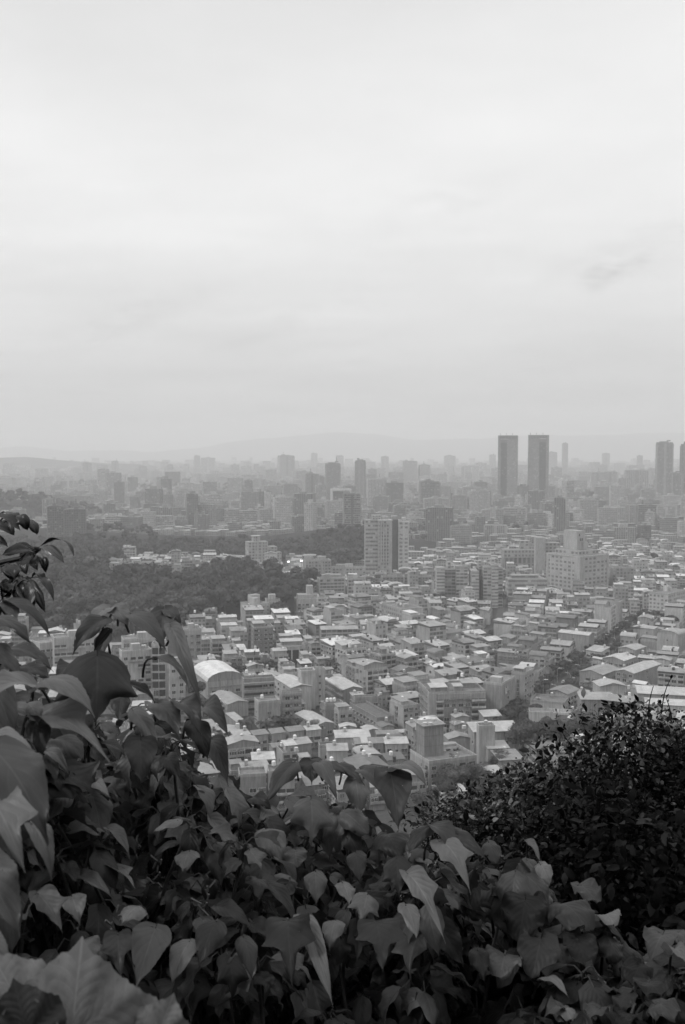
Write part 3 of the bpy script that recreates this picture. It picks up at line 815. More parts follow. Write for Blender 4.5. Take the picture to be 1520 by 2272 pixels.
m.box(-w / 2, w / 2, -d / 2 - .6, d / 2, h * .7, h, 'facade_windows', .46, bay=4, storey=3.6, top='roof_slab', ttint=.35); m.build('wall', root)
m = MB(); m.box(w * .05, w * .35, -d * .1, d * .4, h, h + 10, 'facade_windows', .46, bay=5); m.build('roof_room', root)
root, w, d, h, p, a = bld('annex_building', 'low pale annex with three window bands below the hospital', 'annex', 1120, 1213, 1287, 1325, 12, .45)
m = MB(); m.box(-w / 2, w / 2, -d / 2, d / 2, 0, h, 'facade_ribbon', .52, storey=4, top='roof_slab', ttint=.4); m.build('wall', root)
m = MB(); m.box(-w * .4, w * .3, -d * .3, d * .3, h, h + 3.4, 'facade_ribbon', .45, top='roof_slab', ttint=.45); m.build('roof_room', root)

# the turreted apartment house between the woods
root, w, d, h, p, a = bld('apartment_house', 'pale turreted apartment house standing between two woods', 'apartment house', 544, 627, 1203, 1262, 14, .4)
m = MB(); m.box(-w / 2, w * .08, -d / 2, d / 2, 0, h, 'facade_windows', .5, bay=4, storey=3.6, top='roof_slab', ttint=.5)
for u in (-.42, -.26, -.1, .04):
    m.box(u * w, u * w + 1.1, -d / 2 - .7, -d / 2, 0, h + .8, 'plaster', .6)
m.build('main_block', root)
m = MB(); m.box(w * .08, w * .36, -d / 2 + 2, d / 2 - 1, 0, h * .8, 'facade_windows', .48, bay=3.6, storey=3.6, top='roof_slab', ttint=.5); m.box(w * .36, w / 2, -d / 2 + 3, d / 2 - 2, 0, h * .58, 'facade_windows', .5, bay=3.6, top='roof_slab', ttint=.5); m.build('stepped_wing', root)
m = MB(); m.box(-w * .34, -w * .14, -d * .3, d * .2, h, h * 1.2, 'facade_windows', .52, bay=3, top='roof_slab', ttint=.6); m.box(-w * .37, -w * .11, -d * .36, d * .26, h * 1.2, h * 1.22, 'trim', .6, bottom=True); m.build('turret', root)

MID = [  # other middle-distance blocks: words, xl, xr, yt, yb, ang, q, tone, facade, extras
    ('buttressed tower block with a pale roof house', 672, 735, 1246, 1302, 8, .6, .42, 'facade_windows', 'pier'),
    ('banded apartment block with pale end walls', 703, 766, 1287, 1336, 10, .5, .46, 'facade_balcony', 'end'), ('balconied block behind a tall narrow gap', 769, 812, 1288, 1340, 6, .6, .5, 'facade_balcony', 'end'),
    ('broad flat block with long parapet', 735, 812, 1262, 1300, 4, .4, .48, 'facade_windows', ''), ('low white block with wide windows', 762, 852, 1333, 1362, 4, .35, .5, 'facade_ribbon', ''),
    ('dark slab with pale stair strips', 845, 897, 1282, 1312, 8, .4, .34, 'facade_windows', 'pier'), ('dark slab with two pale stair strips', 893, 958, 1282, 1314, 8, .35, .32, 'facade_windows', 'pier'),
    ('tall thin tenement beside dark trees', 1018, 1047, 1318, 1352, 12, .8, .48, 'facade_balcony', 'pier'), ('grey block near the hospital corner', 1352, 1405, 1262, 1312, 14, .6, .34, 'facade_windows', ''),
    ('pale slope-side block with arcade of windows', 1440, 1520, 1322, 1372, -25, 2.0, .6, 'facade_windows', ''), ('blank pale gable block', 1420, 1458, 1398, 1440, -22, .7, .46, 'plaster', 'shed'),
    ('pale blank-walled block with arched metal roof', 1458, 1520, 1412, 1466, -24, .9, .48, 'plaster', 'arch'), ('grey block with bright metal roof and blank walls', 1238, 1318, 1412, 1458, -22, .5, .38, 'plaster', 'bright'),
    ('long block with dark panel on its gable', 845, 940, 1356, 1402, 28, 1.8, .46, 'facade_windows', 'panel'), ('small white block with three windows in line', 950, 980, 1340, 1384, 10, .8, .56, 'facade_windows', 'shed'),
    ('tall windowless pale block', 798, 846, 1388, 1430, 6, .7, .5, 'plaster', 'shed'), ('four-storey terrace with glazed balconies', 708, 795, 1400, 1445, 6, .5, .5, 'facade_balcony', 'gable'),
]
for text, xl, xr, yt, yb, ang, q, tone, style, ex in MID:
    root, w, d, h, p, a = bld('apartment_block', None, None, xl, xr, yt, yb, ang, q)
    describe(root, text, 'apartment block', 'larger blocks among the low houses')
    m = MB(); m.box(-w / 2, w / 2, -d / 2, d / 2, 0, h, style, tone, bay=3.6, storey=3.2, top='roof_slab', ttint=.42)
    if ex in ('pier', 'end'):
        for u in ((-.5, -.18, .15, .47) if ex == 'pier' else (-.5, .46)):
            m.box(u * w, u * w + w * .035, -d / 2 - .8, -d / 2, 0, h + .6, 'plaster', tone * 1.25)
    if ex == 'panel':
        m.box(-w * .38, w * .3, -d / 2 - .3, -d / 2, 1, h * .72, 'trim', .16, bottom=True); m.box(-w / 2 - .02, w / 2 + .02, -d / 2 - .12, -d / 2, h * .72, h, 'plaster', .6, bottom=True)
    m.build('wall', root)
    r = MB()
    if ex in ('shed', 'arch', 'gable'):
        roof_part(r, ex if ex != 'gable' else 'gable_long', w, d, h, .52, rt)
    elif ex == 'bright':
        roof_part(r, 'gable_long', w, d, h, .72, rt)
    else:
        roof_part(r, 'flat', w, d, h + .02, .5, rt)
        for k in range(rt.randint(1, 3)):
            u, v, ww = rt.uniform(-.32, .3) * w, rt.uniform(-.2, .25) * d, rt.uniform(.08, .16) * w
            r.box(u - ww, u + ww, v - 2, v + 2, h + .05, h + rt.uniform(2.6, 5), 'plaster', tone * rt.uniform(1, 1.3), top='roof_sheet', ttint=rt.uniform(.4, .7))
    r.build('roof', root)
    if rt.random() < .7:
        link('water_tank', TANK[rt.randrange(2)], root, (rt.uniform(-.3, .3) * w, 0, h + .02))
    if ex == 'bright' or text.startswith(('pale blank', 'blank')):
        for j in range(4):
            link('window', WIN[3], root, (0, -d / 2, j * h / 4.5 + 1), 0)
    elif p[1] < 850:
        pass
# ------------------------------------------------------------------ the nearer traced buildings
rn = random.Random(5)
def walls(root, w, d, h, tone, mat='plaster', name='wall', x0=0, y0=0, z0=0, **k):
    m = MB(); m.box(x0 - w / 2, x0 + w / 2, y0 - d / 2, y0 + d / 2, z0, h, mat, tone, top='roof_slab', ttint=.35, **k); return m.build(name, root)

# school hall with a barrel roof, its long grey annex roof and the classroom wing beside it
root, w, d, h, p, a = bld('school_hall', 'big school hall under a pale barrel roof', 'school hall', 426, 543, 1518, 1552, 16, 1.5)
SCHOOL_ANG = a
walls(root, w, d, h, .55)
m = MB(); roof_part(m, 'arch', w, d, h, 1.0, rn, .5, w * .25); m.build('roof', root)
m = MB()
for u in (-.5, -.17, .17, .47):
    m.box(u * w, u * w + .7, -d / 2 - .5, -d / 2, 0, h + 1.5 - abs(u) * 3, 'plaster', .5)
m.box(-w / 2, w / 2, -d / 2 - .35, -d / 2, h * .62, h * .7, 'plaster', .42, bottom=True); m.box(-w / 2, w / 2, -d / 2 - .35, -d / 2, h * .2, h * .28, 'plaster', .42, bottom=True)
m.build('pilaster', root)
for i in range(3):
    link('window', WIN[1], root, ((-.33 + .33 * i) * w, -d / 2, h * .32))
root, w, d, h, p, a = bld('school_annex', 'long low school annex with a plain grey metal roof', 'school annex', 465, 552, 1566, 1594, 22, 2.2)
walls(root, w, d, h * .9, .5); m = MB(); roof_part(m, 'gable', w, d, h * .9, .5, rn, .4); m.build('roof', root)
root, w, d, h, p, a = bld('covered_walk', 'narrow bright-roofed covered walk behind the palms', 'covered walk', 500, 545, 1604, 1626, 24, 3.0)
walls(root, w, d, h * .8, .45); m = MB(); roof_part(m, 'shed', w, d, h * .8, .6, rn, .3); m.build('roof', root)
root, w, d, h, p, a = bld('classroom_wing', 'four-storey classroom wing with dark open galleries', 'school wing', 536, 610, 1515, 1582, 10, .4)
walls(root, w, d, h, .36)
for j in range(4):
    m = MB(); z = h * (j + .1) / 4.3
    m.box(-w / 2, w / 2, -d / 2 - 1.6, -d / 2, z + 2.6, z + 3.8, 'plaster', .38, bottom=True)
    m.box(-w / 2 + .5, w * .1, -d / 2 - .06, -d / 2 - .02, z + .9, z + 2.5, 'glass', .1); m.build('gallery', root)
    for i in range(2): link('window', WIN[1], root, ((.2 + .2 * i) * w, -d / 2, z + 1))
m = MB(); roof_part(m, 'flat', w, d, h + .02, .4, rn); m.build('roof', root)

# classroom block under a long pale roof, with its open front stair block and pale flank
root, w, d, h, p, a = bld('classroom_block', 'tall classroom block under a long pale sheet roof', 'school block', 607, 692, 1532, 1580, 20, 2.4)
walls(root, w, d, h, .6); m = MB(); roof_part(m, 'gable', w, d, h, .74, rn, .5); m.build('roof', root)
face_windows(root, w, d, p, a, 4, h / 4.3, rn, 0, 0, 4.5, .3, (False, 1), only='l')
root, w, d, h, p, a = bld('stair_block', 'open-fronted concrete stair block before the tall classroom block', 'school block', 622, 670, 1545, 1604, 12, .4)
walls(root, w, d, h, .34)
for j in range(4):
    m = MB(); m.box(-w / 2, w / 2, -d / 2 - .5, -d / 2, h * j / 4 + h * .17, h * j / 4 + h * .25, 'plaster', .42, bottom=True); m.build('gallery', root)
    for i in range(2): link('window', WIN[1], root, ((-.22 + .44 * i) * w, -d / 2, h * j / 4 + h * .03))
m = MB(); roof_part(m, 'flat', w, d, h + .02, .5, rn); m.build('roof', root)
for k, (xl, xr, yt, yb, lab) in enumerate(((661, 701, 1498, 1575, 'pale narrow stair tower of the school with small dark windows'), (692, 722, 1492, 1566, 'taller pale stair tower with a hollow flat top'))):
    root, w, d, h, p, a = bld('stair_tower', lab, 'school tower', xl, xr, yt, yb, 16, .8)
    walls(root, w, d, h, .58)
    m = MB(); roof_part(m, 'flat', w, d, h + .02, .6, rn); m.build('roof', root)
    face_windows(root, w, d, p, a, 5, h / 5.4, rn, 0, 0, 5, .15, (False, 3))
root, w, d, h, p, a = bld('classroom_block', 'lower classroom block with a pale gabled sheet roof beside the stair towers', 'school block', 722, 805, 1536, 1570, 22, 2.4)
walls(root, w, d, h, .36); m = MB(); roof_part(m, 'gable', w, d, h, .66, rn, .5); m.build('roof', root)
for j in range(3):
    m = MB(); m.box(-w / 2 - 1.4, -w / 2, -d / 2, d / 2, h * j / 3 + 2.4, h * j / 3 + 3.4, 'plaster', .3, bottom=True); m.build('gallery', root)
root, w, d, h, p, a = bld('school_building', 'long flat-roofed school building with a dark mossy roof', 'school building', 772, 876, 1604, 1630, 26, 3.4)
walls(root, w, d, h, .36); m = MB(); roof_part(m, 'flat', w, d, h + .02, .34, rn); m.build('roof', root)
face_windows(root, w, d, p, a, 2, h / 2.2, rn, 0, 0, 4, .1, (False, 1))
root, w, d, h, p, a = bld('school_building', 'low school building crossing the end of the mossy roof', 'school building', 782, 843, 1558, 1590, 14, .35)
walls(root, w, d, h, .4); m = MB(); roof_part(m, 'flat', w, d, h + .02, .45, rn); m.build('roof', root)
face_windows(root, w, d, p, a, 2, h / 2.2, rn, 0, 0, 4, .1, (False, 1))
root, w, d, h, p, a = bld('school_building', 'low school building under a pale gabled roof by the palm', 'school building', 653, 742, 1614, 1636, 26, 2.6)
walls(root, w, d, h * .9, .34); m = MB(); roof_part(m, 'gable', w, d, h * .9, .66, rn, .4); m.build('roof', root)
face_windows(root, w, d, p, a, 2, h / 2.4, rn, 0, 0, 4, .1, (False, 1))
root, w, d, h, p, a = bld('plant_room', 'grey cube building with white roof tanks in the school yard', 'school building', 715, 762, 1572, 1605, 14, .7)
walls(root, w, d, h, .36); m = MB(); roof_part(m, 'flat', w, d, h + .02, .45, rn); m.build('roof', root)
for i in range(3): link('water_tank', TANK[0], root, (-w * .3 + i * w * .2, d * .1, h + .05))
face_windows(root, w, d, p, a, 2, h / 2.2, rn, 0, 0, 6, .2)
root, w, d, h, p, a = bld('plant_room', 'pale low cube building between palms and stair block', 'school building', 564, 622, 1567, 1616, 14, .8)
walls(root, w, d, h, .5); m = MB(); roof_part(m, 'flat', w, d, h + .02, .6, rn); m.build('roof', root)
link('water_tank', TANK[0], root, (-w * .2, d * .2, h + .05)); face_windows(root, w, d, p, a, 2, h / 2.2, rn, 0, 0, 6, .2)

# stepped white apartments at the edge of the wood
root, w, d, h, p, a = bld('apartment_house', 'white apartment house with two raised roof rooms at the wood edge', 'apartment house', 533, 600, 1346, 1392, 34, 1.1)
walls(root, w, d, h, .58); m = MB(); roof_part(m, 'flat', w, d, h + .02, .55, rn)
m.box(-w * .3, w * .06, -d * .3, d * .1, h + .1, h * 1.3, 'plaster', .6, top='roof_slab', ttint=.5); m.box(-w * .1, w * .4, d * .15, d * .45, h + .1, h * 1.38, 'plaster', .6, top='roof_slab', ttint=.5); m.build('roof', root)
face_windows(root, w, d, p, a, 6, h / 6.3, rn, 0, .25, 3.6)
root, w, d, h, p, a = bld('apartment_house', 'narrow white apartment house stepping up behind its twin-roomed neighbour', 'apartment house', 588, 622, 1334, 1382, 10, .8)
walls(root, w, d, h, .56); m = MB(); roof_part(m, 'flat', w, d, h + .02, .5, rn); m.box(-w * .3, w * .2, -d * .2, d * .3, h + .1, h + 4.5, 'plaster', .6); m.build('roof', root)
face_windows(root, w, d, p, a, 6, h / 6.3, rn, 0, .2, 3.4)
root, w, d, h, p, a = bld('apartment_house', 'white tiered apartment house with terraces facing the metal roofs', 'apartment house', 650, 736, 1331, 1372, 8, .5)
walls(root, w * .55, d, h, .58, x0=-w * .2); m = MB(); m.box(w * .08, w / 2, -d * .35, d / 2, 0, h * .68, 'plaster', .54, top='roof_slab', ttint=.4); m.build('lower_wing', root)
m = MB(); m.box(-w * .42, -w * .05, -d * .35, d * .3, h, h * 1.2, 'plaster', .58, top='roof_slab', ttint=.5); m.box(-w * .15, w * .02, -d * .1, d * .4, h, h * 1.62, 'plaster', .6, top='roof_slab', ttint=.5); m.build('roof_room', root)
face_windows(root, w * .9, d, p, a, 4, h / 5, rn, 0, .3, 3.4, .2)

# round-fronted pavilion
root, w, d, h, p, a = bld('pavilion', 'pale round-fronted pavilion with tall dark glazed bays', 'pavilion', 612, 680, 1440, 1478, 6, .8)
m = MB(); k = 12; r0 = w / 2
for i in range(k):
    a0, a1 = pi + pi * i / k, pi + pi * (i + 1) / k
    for z0, z1, rr, mt, tn in ((0, h * .8, r0 * .93, 'glass', .1), (h * .8, h, r0, 'plaster', .56)):
        P = [(rr * cos(a0), rr * .55 * sin(a0)), (rr * cos(a1), rr * .55 * sin(a1))]
        m.face([(P[0][0], P[0][1], z0), (P[1][0], P[1][1], z0), (P[1][0], P[1][1], z1), (P[0][0], P[0][1], z1)], mt, tn)
    m.face([(r0 * cos(a0), r0 * .55 * sin(a0), h), (r0 * cos(a1), r0 * .55 * sin(a1), h), (0, 0, h)], 'roof_slab', .5)
    m.face([(r0 * cos(a1), r0 * .55 * sin(a1), h * .8), (r0 * cos(a0), r0 * .55 * sin(a0), h * .8), (0, 0, h * .8)], 'plaster', .4)
m.box(-r0, r0, 0, d / 2, 0, h, 'plaster', .5, top='roof_slab', ttint=.5); m.build('wall', root)
for i in range(5):
    t_ = pi + pi * (i + .5) / 5; c = MB(); c.box(r0 * .95 * cos(t_) - .45, r0 * .95 * cos(t_) + .45, r0 * .52 * sin(t_) - .45, r0 * .52 * sin(t_) + .45, 0, h * .8, 'plaster', .6); c.build('column', root)
m = MB(); m.box(-w * .35, w * .38, -d * .1, d * .35, h, h + 3, 'plaster', .55); m.slabq([(-w * .4, -d * .2, h + 3), (w * .42, -d * .2, h + 3), (w * .42, d * .4, h + 3.6), (-w * .4, d * .4, h + 3.6)], .12, 'roof_sheet', .7); m.build('roof', root)

# the block with a rooftop tower, near the foot of the slope
root, w, d, h, p, a = bld('apartment_block', 'grey block with a tall blank rooftop tower and walled roof terrace', 'apartment block', 905, 1060, 1706, 1768, 28, .8)
tx, ty = -w * .22, d * .16
walls(root, w, d, h, .44)
m = MB(); roof_part(m, 'flat', w, d, h + .02, .56, rn); m.build('roof', root)
tt = h + (1706 - 1636) / FPX * p[1]
m = MB(); m.box(tx - w * .2, tx + w * .2, ty - d * .22, ty + d * .22, h + .05, tt, 'plaster', .36, top='roof_slab', ttint=.36)
for j in range(1, 3):
    z = h + (tt - h) * j / 3
    m.box(tx - w * .2 - .08, tx + w * .2 + .08, ty - d * .22 - .08, ty + d * .22 + .08, z, z + .3, 'plaster', .3, bottom=True)
m.slabq([(tx - w * .24, ty - d * .26, tt + .4), (tx + w * .24, ty - d * .26, tt + .4), (tx + w * .24, ty + d * .26, tt + .4), (tx - w * .24, ty + d * .26, tt + .4)], .4, 'roof_slab', .42, 'plaster')
tw = m.build('roof_tower', root)
link('window', WIN[3], tw, (tx + w * .2, ty, tt - 4), pi / 2)
for i, (u, v) in enumerate(((-.15, -.12), (-.05, -.16), (.12, .1))):
    m = MB(); m.cyl(tx + u * w, ty + v * d, tt + .4, tt + 1.2, 1.0, 'trim', .75, 10); m.build('roof_vent', root)
rr_ = MB()
for i in range(14):
    u, v = rn.uniform(.05, .42) * w, rn.uniform(-.42, .4) * d
    rr_.box(u - .4, u + .4, v - .4, v + .4, h + .05, h + rn.uniform(.5, 1.3), 'trim', rn.choice((.1, .3, .7)))
rr_.build('terrace_furniture', root)
face_windows(root, w, d, p, a, 4, h / 4.2, rn, 0, .35, 3.8, .1)

# neighbour with a wide pale roof and a white stair tower
root, w, d, h, p, a = bld('workshop', 'long workshop under a wide pale metal roof near the slope foot', 'workshop', 1036, 1152, 1634, 1690, 16, .55)
walls(root, w, d, h, .46); m = MB(); roof_part(m, 'shed', w, d, h, .7, rn, .8); m.build('roof', root)
face_windows(root, w, d, p, a, 2, h / 2.2, rn, 0, 0, 4, .05, (False, 1))
root, w, d, h, p, a = bld('stair_tower', 'white windowless stair tower before the wide workshop roof', 'stair tower', 1056, 1098, 1624, 1712, 14, .7)
walls(root, w, d, h, .56); m = MB(); roof_part(m, 'flat', w, d, h + .02, .6, rn); m.build('roof', root); link('water_tank', TANK[1], root, (0, 0, h + .05))
root, w, d, h, p, a = bld('house', 'small pale blank house with curved top at the slope foot', 'house', 1070, 1130, 1672, 1716, 18, .8)
walls(root, w, d, h, .54); m = MB(); roof_part(m, 'shed', w, d, h, .55, rn, .3); m.build('roof', root)

# long corner tenement and the signboard corner block on the boulevard
root, w, d, h, p, a = bld('tenement', 'long corner tenement with caged balconies and a pale blank corner', 'tenement', 926, 1078, 1548, 1622, 14, .8)
walls(root, w, d, h, .36)
m = MB(); m.box(-w / 2 - .3, -w / 2 + w * .13, -d / 2 - .3, -d / 2 + 2, 0, h + .5, 'plaster', .5); m.box(-w * .36, w / 2, -d / 2 - .5, -d / 2, h * .84, h, 'plaster', .46, bottom=True); m.build('corner_pier', root)
face_windows(root, w, d, p, a, 5, h / 5.2, rn, 0, .45, 3.4, .05)
m = MB(); roof_part(m, 'flat', w, d, h + .02, .46, rn); m.build('roof', root)
for u, v, ww, dd, tn in ((-.3, -.2, .2, .3, .7), (.05, -.22, .1, .2, .66), (.3, .1, .16, .3, .5), (-.2, .2, .2, .2, .55)):
    m = MB(); rw, rd = ww * w * 1.4, dd * d; rx, ry = u * w, v * d
    m.box(rx - rw / 2, rx + rw / 2, ry - rd / 2, ry + rd / 2, h + .05, h + 2.6, 'plaster', .42)
    m.slabq([(rx - rw / 2 - .5, ry - rd / 2 - .5, h + 2.7), (rx + rw / 2 + .5, ry - rd / 2 - .5, h + 2.7), (rx + rw / 2 + .5, ry + rd / 2 + .5, h + 3.3), (rx - rw / 2 - .5, ry + rd / 2 + .5, h + 3.3)], .1, 'roof_sheet', tn); m.build('roof_shed', root)
root, w, d, h, p, a = bld('tenement', 'tall corner block with a white signboard and blank grey gable', 'tenement', 1072, 1142, 1526, 1604, -20, 2.0)
walls(root, w, d, h, .4)
m = MB(); roof_part(m, 'flat', w, d, h + .02, .56, rn); m.box(-w * .3, w * .3, -d * .3, -d * .1, h + .1, h + 3, 'plaster', .6, top='roof_sheet', ttint=.7); m.build('roof', root)
face_windows(root, w, d, p, a, 6, h / 6.2, rn, 0, .4, 3.4, .05, only='r')
m = MB(); m.box(w / 2 + .2, w / 2 + .5, -d * .28, -d * .12, h * .72, h * .9, 'trim', .8, bottom=True)
z = h * .72
m.box(w / 2 + .5, w / 2 + .54, -d * .24, -d * .16, z + 3.2, z + 3.8, 'trim', .06, bottom=True); m.box(w / 2 + .5, w / 2 + .54, -d * .185, -d * .165, z + .9, z + 3.2, 'trim', .06, bottom=True); m.build('signboard', root)
root, w, d, h, p, a = bld('tenement', 'tall block with upright dark lettering on its pale gable', 'tenement', 1134, 1184, 1502, 1580, -20, 2.0)
walls(root, w, d, h, .42)
m = MB(); roof_part(m, 'flat', w, d, h + .02, .52, rn); m.build('roof', root)
m = MB(); m.slabq([(-w * .46, -d * .46, h + 3), (w * .4, -d * .46, h + 3), (w * .4, -d * .1, h + 3.6), (-w * .46, -d * .1, h + 3.6)], .1, 'roof_sheet', .7); m.box(-w * .4, w * .35, -d * .4, -d * .12, h + .1, h + 2.9, 'plaster', .5); m.build('roof_shed', root)
m = MB()
for i in range(5):      # stacked characters, too small in the photograph to read
    z = h * .84 - i * 2.3
    for b in range(3): m.box(-.8, .8, -d / 2 - .08, -d / 2, z - .2 - b * .62, z + .05 - b * .62, 'trim', .07, bottom=True)
    m.box(-.15 + .3 * (i % 2), .15 + .3 * (i % 2), -d / 2 - .1, -d / 2, z - 1.7, z + .3, 'trim', .07, bottom=True)
m.build('lettering', root)
face_windows(root, w, d, p, a, 6, h / 6.2, rn, 0, .4, 3.4, .05, only='r')

# house rows at the foot of the slope, one roof after another
for lab, xl, xr, yt, yb, ang, q, roof, tn, st in (
        ('small two-tiered house among the trees of the near wood', 243, 276, 1318, 1342, 6, .8, 'gable_long', .62, 2), ('pale little house half hidden in the near wood', 147, 166, 1313, 1336, 6, .8, 'flat', .5, 2),
        ('white-gabled hut at the bottom of the near wood', 146, 174, 1356, 1376, -20, 1.4, 'gable', .5, 1),
        ('row house with a patched translucent roof', 512, 556, 1642, 1676, 20, .7, 'shed', .62, 2), ('row house with a dark plain sheet roof', 556, 596, 1640, 1672, 20, .7, 'shed', .34, 2),
        ('row house with mid-grey roof and a small skylight', 596, 632, 1636, 1668, 20, .7, 'shed', .36, 2), ('row house with a darker roof next to a white box', 632, 676, 1632, 1664, 20, .7, 'shed', .32, 2),
        ('row house with a bright metal roof at the row end', 674, 712, 1629, 1662, 20, .7, 'shed', .66, 2), ('low house with a checkered open roof frame', 640, 692, 1662, 1690, 20, .7, 'shed', .5, 1),
        ('low house under a wide dark roof', 596, 650, 1668, 1696, 18, .7, 'gable_long', .34, 1), ('house with a tilted white roof propped over a dark terrace', 558, 610, 1696, 1730, 4, .7, 'shed', .78, 3),
        ('three-storey house with square windows and flat parapet', 528, 592, 1735, 1800, 4, .8, 'flat', .5, 3), ('four-storey house hidden behind drooping leaves', 592, 655, 1728, 1800, 4, .8, 'flat', .5, 3),
        ('two-storey house with a dark gabled roof and bright panel', 782, 852, 1660, 1706, 8, .7, 'gable_long', .36, 3), ('house with a wide white roof beside the rooftop tower', 850, 906, 1660, 1706, 8, .7, 'shed', .72, 3),
        ('low house with a dark long roof', 832, 884, 1638, 1668, 8, .6, 'gable_long', .34, 1), ('low house with pale long roof', 876, 920, 1634, 1662, 8, .6, 'gable_long', .62, 1),
        ('small hip-roofed pale house by the mossy school roof', 800, 840, 1630, 1652, 24, 1.2, 'gable', .66, 1), ('dark-roofed shed house', 832, 874, 1622, 1642, 24, 1.2, 'gable', .28, 1),
        ('low white-roofed house facing the school yard', 740, 822, 1646, 1676, 8, .5, 'shed', .7, 1), ('house with small bright roof beside tanks', 752, 790, 1622, 1652, 6, .7, 'gable', .68, 1),
        ('mid-grey roofed house by the pole', 706, 742, 1668, 1704, 6, .8, 'flat', .45, 2), ('two-storey house with ribbed canopy', 724, 772, 1676, 1720, 4, .8, 'shed', .56, 2),
        ('low dark-roofed house below the corner tenement', 983, 1046, 1650, 1680, 18, .7, 'gable', .42, 1), ('small pale-roofed house below the corner tenement', 1000, 1040, 1600, 1630, 22, .9, 'gable', .6, 1),
        ('wide pale-roofed shop by the boulevard trees', 1062, 1112, 1598, 1628, 20, .8, 'shed', .66, 1), ('big shed house with a half dark, half pale roof', 1285, 1374, 1502, 1530, -26, 1.5, 'gable', .46, 2), ('low house with a bright bowed roof by the boulevard trees', 1338, 1410, 1470, 1494, -26, 1.2, 'gable', .74, 2),
        ('house with a dark hipped roof beside the lane', 1212, 1286, 1546, 1572, -26, 1.2, 'gable', .3, 2), ('house with a cluttered plant-filled roof terrace', 1176, 1262, 1568, 1596, -10, .8, 'flat', .45, 2),
        ('small pale house at the bend of the boulevard', 1300, 1352, 1450, 1474, -26, 1.2, 'shed', .6, 2), ('low pale-roofed house above the bowed roof', 1372, 1432, 1446, 1468, -26, 1.4, 'gable', .6, 2),
        ('two-tone roofed shop at the street corner', 1280, 1362, 1560, 1606, 12, .6, 'shed', .5, 2),
        ('low white-walled shop with a slotted front', 1236, 1298, 1594, 1626, 4, .5, 'flat', .75, 1), ('low shop with dark awning beside the white wall', 1172, 1232, 1592, 1628, 4, .6, 'flat', .6, 1),
        ('long shed with a pale double roof behind the tall bush', 1410, 1530, 1548, 1592, 6, .5, 'shed', .74, 1), ('long shed with broad pale roof cut by the frame', 1430, 1530, 1572, 1612, 6, .4, 'shed', .72, 1),
        ('white gabled house rising above its neighbours', 1314, 1388, 1530, 1580, 20, .8, 'gable', .66, 3), ('long pale-roofed terrace beside the narrow lane', 1366, 1466, 1500, 1544, -26, 3.2, 'gable', .62, 4)):
    root, w, d, h, p, a = bld('house', None, None, xl, xr, yt, yb, ang, q)
    describe(root, lab, 'house', None)
    walls(root, w, d, h, rn.uniform(.34, .68)); m = MB(); roof_part(m, roof, w, d, h + .02, tn, rn)
    if 'panel' in lab: m.slabq([(-w * .3, -d / 2, h + .3), (-w * .05, -d / 2, h + .3), (-w * .05, -.4, h + 1.95), (-w * .3, -.4, h + 1.95)], .04, 'trim', .7)
    m.build('roof', root)
    face_windows(root, w, d, p, a, st, min(3.3, h / (st + .1)), rn, 0, .3, 3.4, .1)
    if rn.random() < .6: link('water_tank', TANK[rn.randrange(2)], root, (rn.uniform(-.35, .35) * w, d * .3, h + .3))

# white apartment blocks behind the leaning leaves
for lab, xl, xr, yt, yb, ang, q, tn, st in (
        ('white apartment slab with tanks on its flat roof', 266, 338, 1452, 1585, 10, .6, .6, 8), ('white balconied apartment block between two white neighbours', 338, 374, 1436, 1585, -8, .9, .5, 8), ('tall white apartment slab with paired windows', 374, 412, 1482, 1590, 8, .8, .58, 7),
        ('pale villa block with round-cornered front behind the leaves', 72, 190, 1432, 1500, 22, .5, .56, 4), ('pale block with a white parapet roof behind the leaves', 118, 216, 1420, 1510, 6, .5, .54, 5),
        ('narrow white block poking above the big leaves', 165, 180, 1390, 1470, 4, .8, .6, 5), ('pale flats with railings on the roof', 270, 370, 1424, 1510, 6, .5, .54, 5),
        ('pale lift tower behind drooping leaves', 400, 448, 1402, 1478, 8, .8, .5, 5)):
    root, w, d, h, p, a = bld('apartment_block', None, None, xl, xr, yt, yb, ang, q)
    describe(root, lab, 'apartment block', None)
    walls(root, w, d, h, tn); m = MB(); roof_part(m, 'flat', w, d, h + .02, .6, rn); m.box(-w * .15, w * .15, -d * .2, d * .2, h + .1, h + 4, 'plaster', .58); m.build('roof', root)
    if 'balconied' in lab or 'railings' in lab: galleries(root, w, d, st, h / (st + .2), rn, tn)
    else: face_windows(root, w, d, p, a, st, h / (st + .2), rn, 0, .45, 3.3, .1)
    for i in range(2): link('water_tank', TANK[1], root, ((.25 + .08 * i) * w, 0, h + .05))
# ------------------------------------------------------------------ streets
def strip(name, label, pts, width, mat, z, dash=None):
    m = MB()
    for (p, q) in zip(pts[:-1], pts[1:]):
        p, q = np.array(p[:2]), np.array(q[:2]); L = np.linalg.norm(q - p); u = (q - p) / L; n_ = np.array((-u[1], u[0]))
        if dash:
            t = 0
            while t < L:
                a_, b_ = p + u * t, p + u * min(L, t + dash)
                m.face([(*(a_ - n_ * width / 2), z), (*(a_ + n_ * width / 2), z), (*(b_ + n_ * width / 2), z), (*(b_ - n_ * width / 2), z)][::-1], mat, .6)
                t += dash * 2.4
        else:
            m.face([(*(p - n_ * width / 2), z), (*(p + n_ * width / 2), z), (*(q + n_ * width / 2), z), (*(q - n_ * width / 2), z)][::-1], mat, .6)
    return tag(m.build(name), label, None, None, 'structure')
BOUL = [G(*p) for p in ((1105, 1660), (1172, 1592), (1262, 1512), (1440, 1372), (1545, 1300))]
LANE = [G(*p) for p in ((1236, 1610), (1300, 1556), (1432, 1455))]
SIDE = [G(*p) for p in ((1080, 1435), (1100, 1400), (1117, 1330))]
strip('road', 'tree-lined boulevard running up through the low houses', BOUL, 11, 'road', .05)
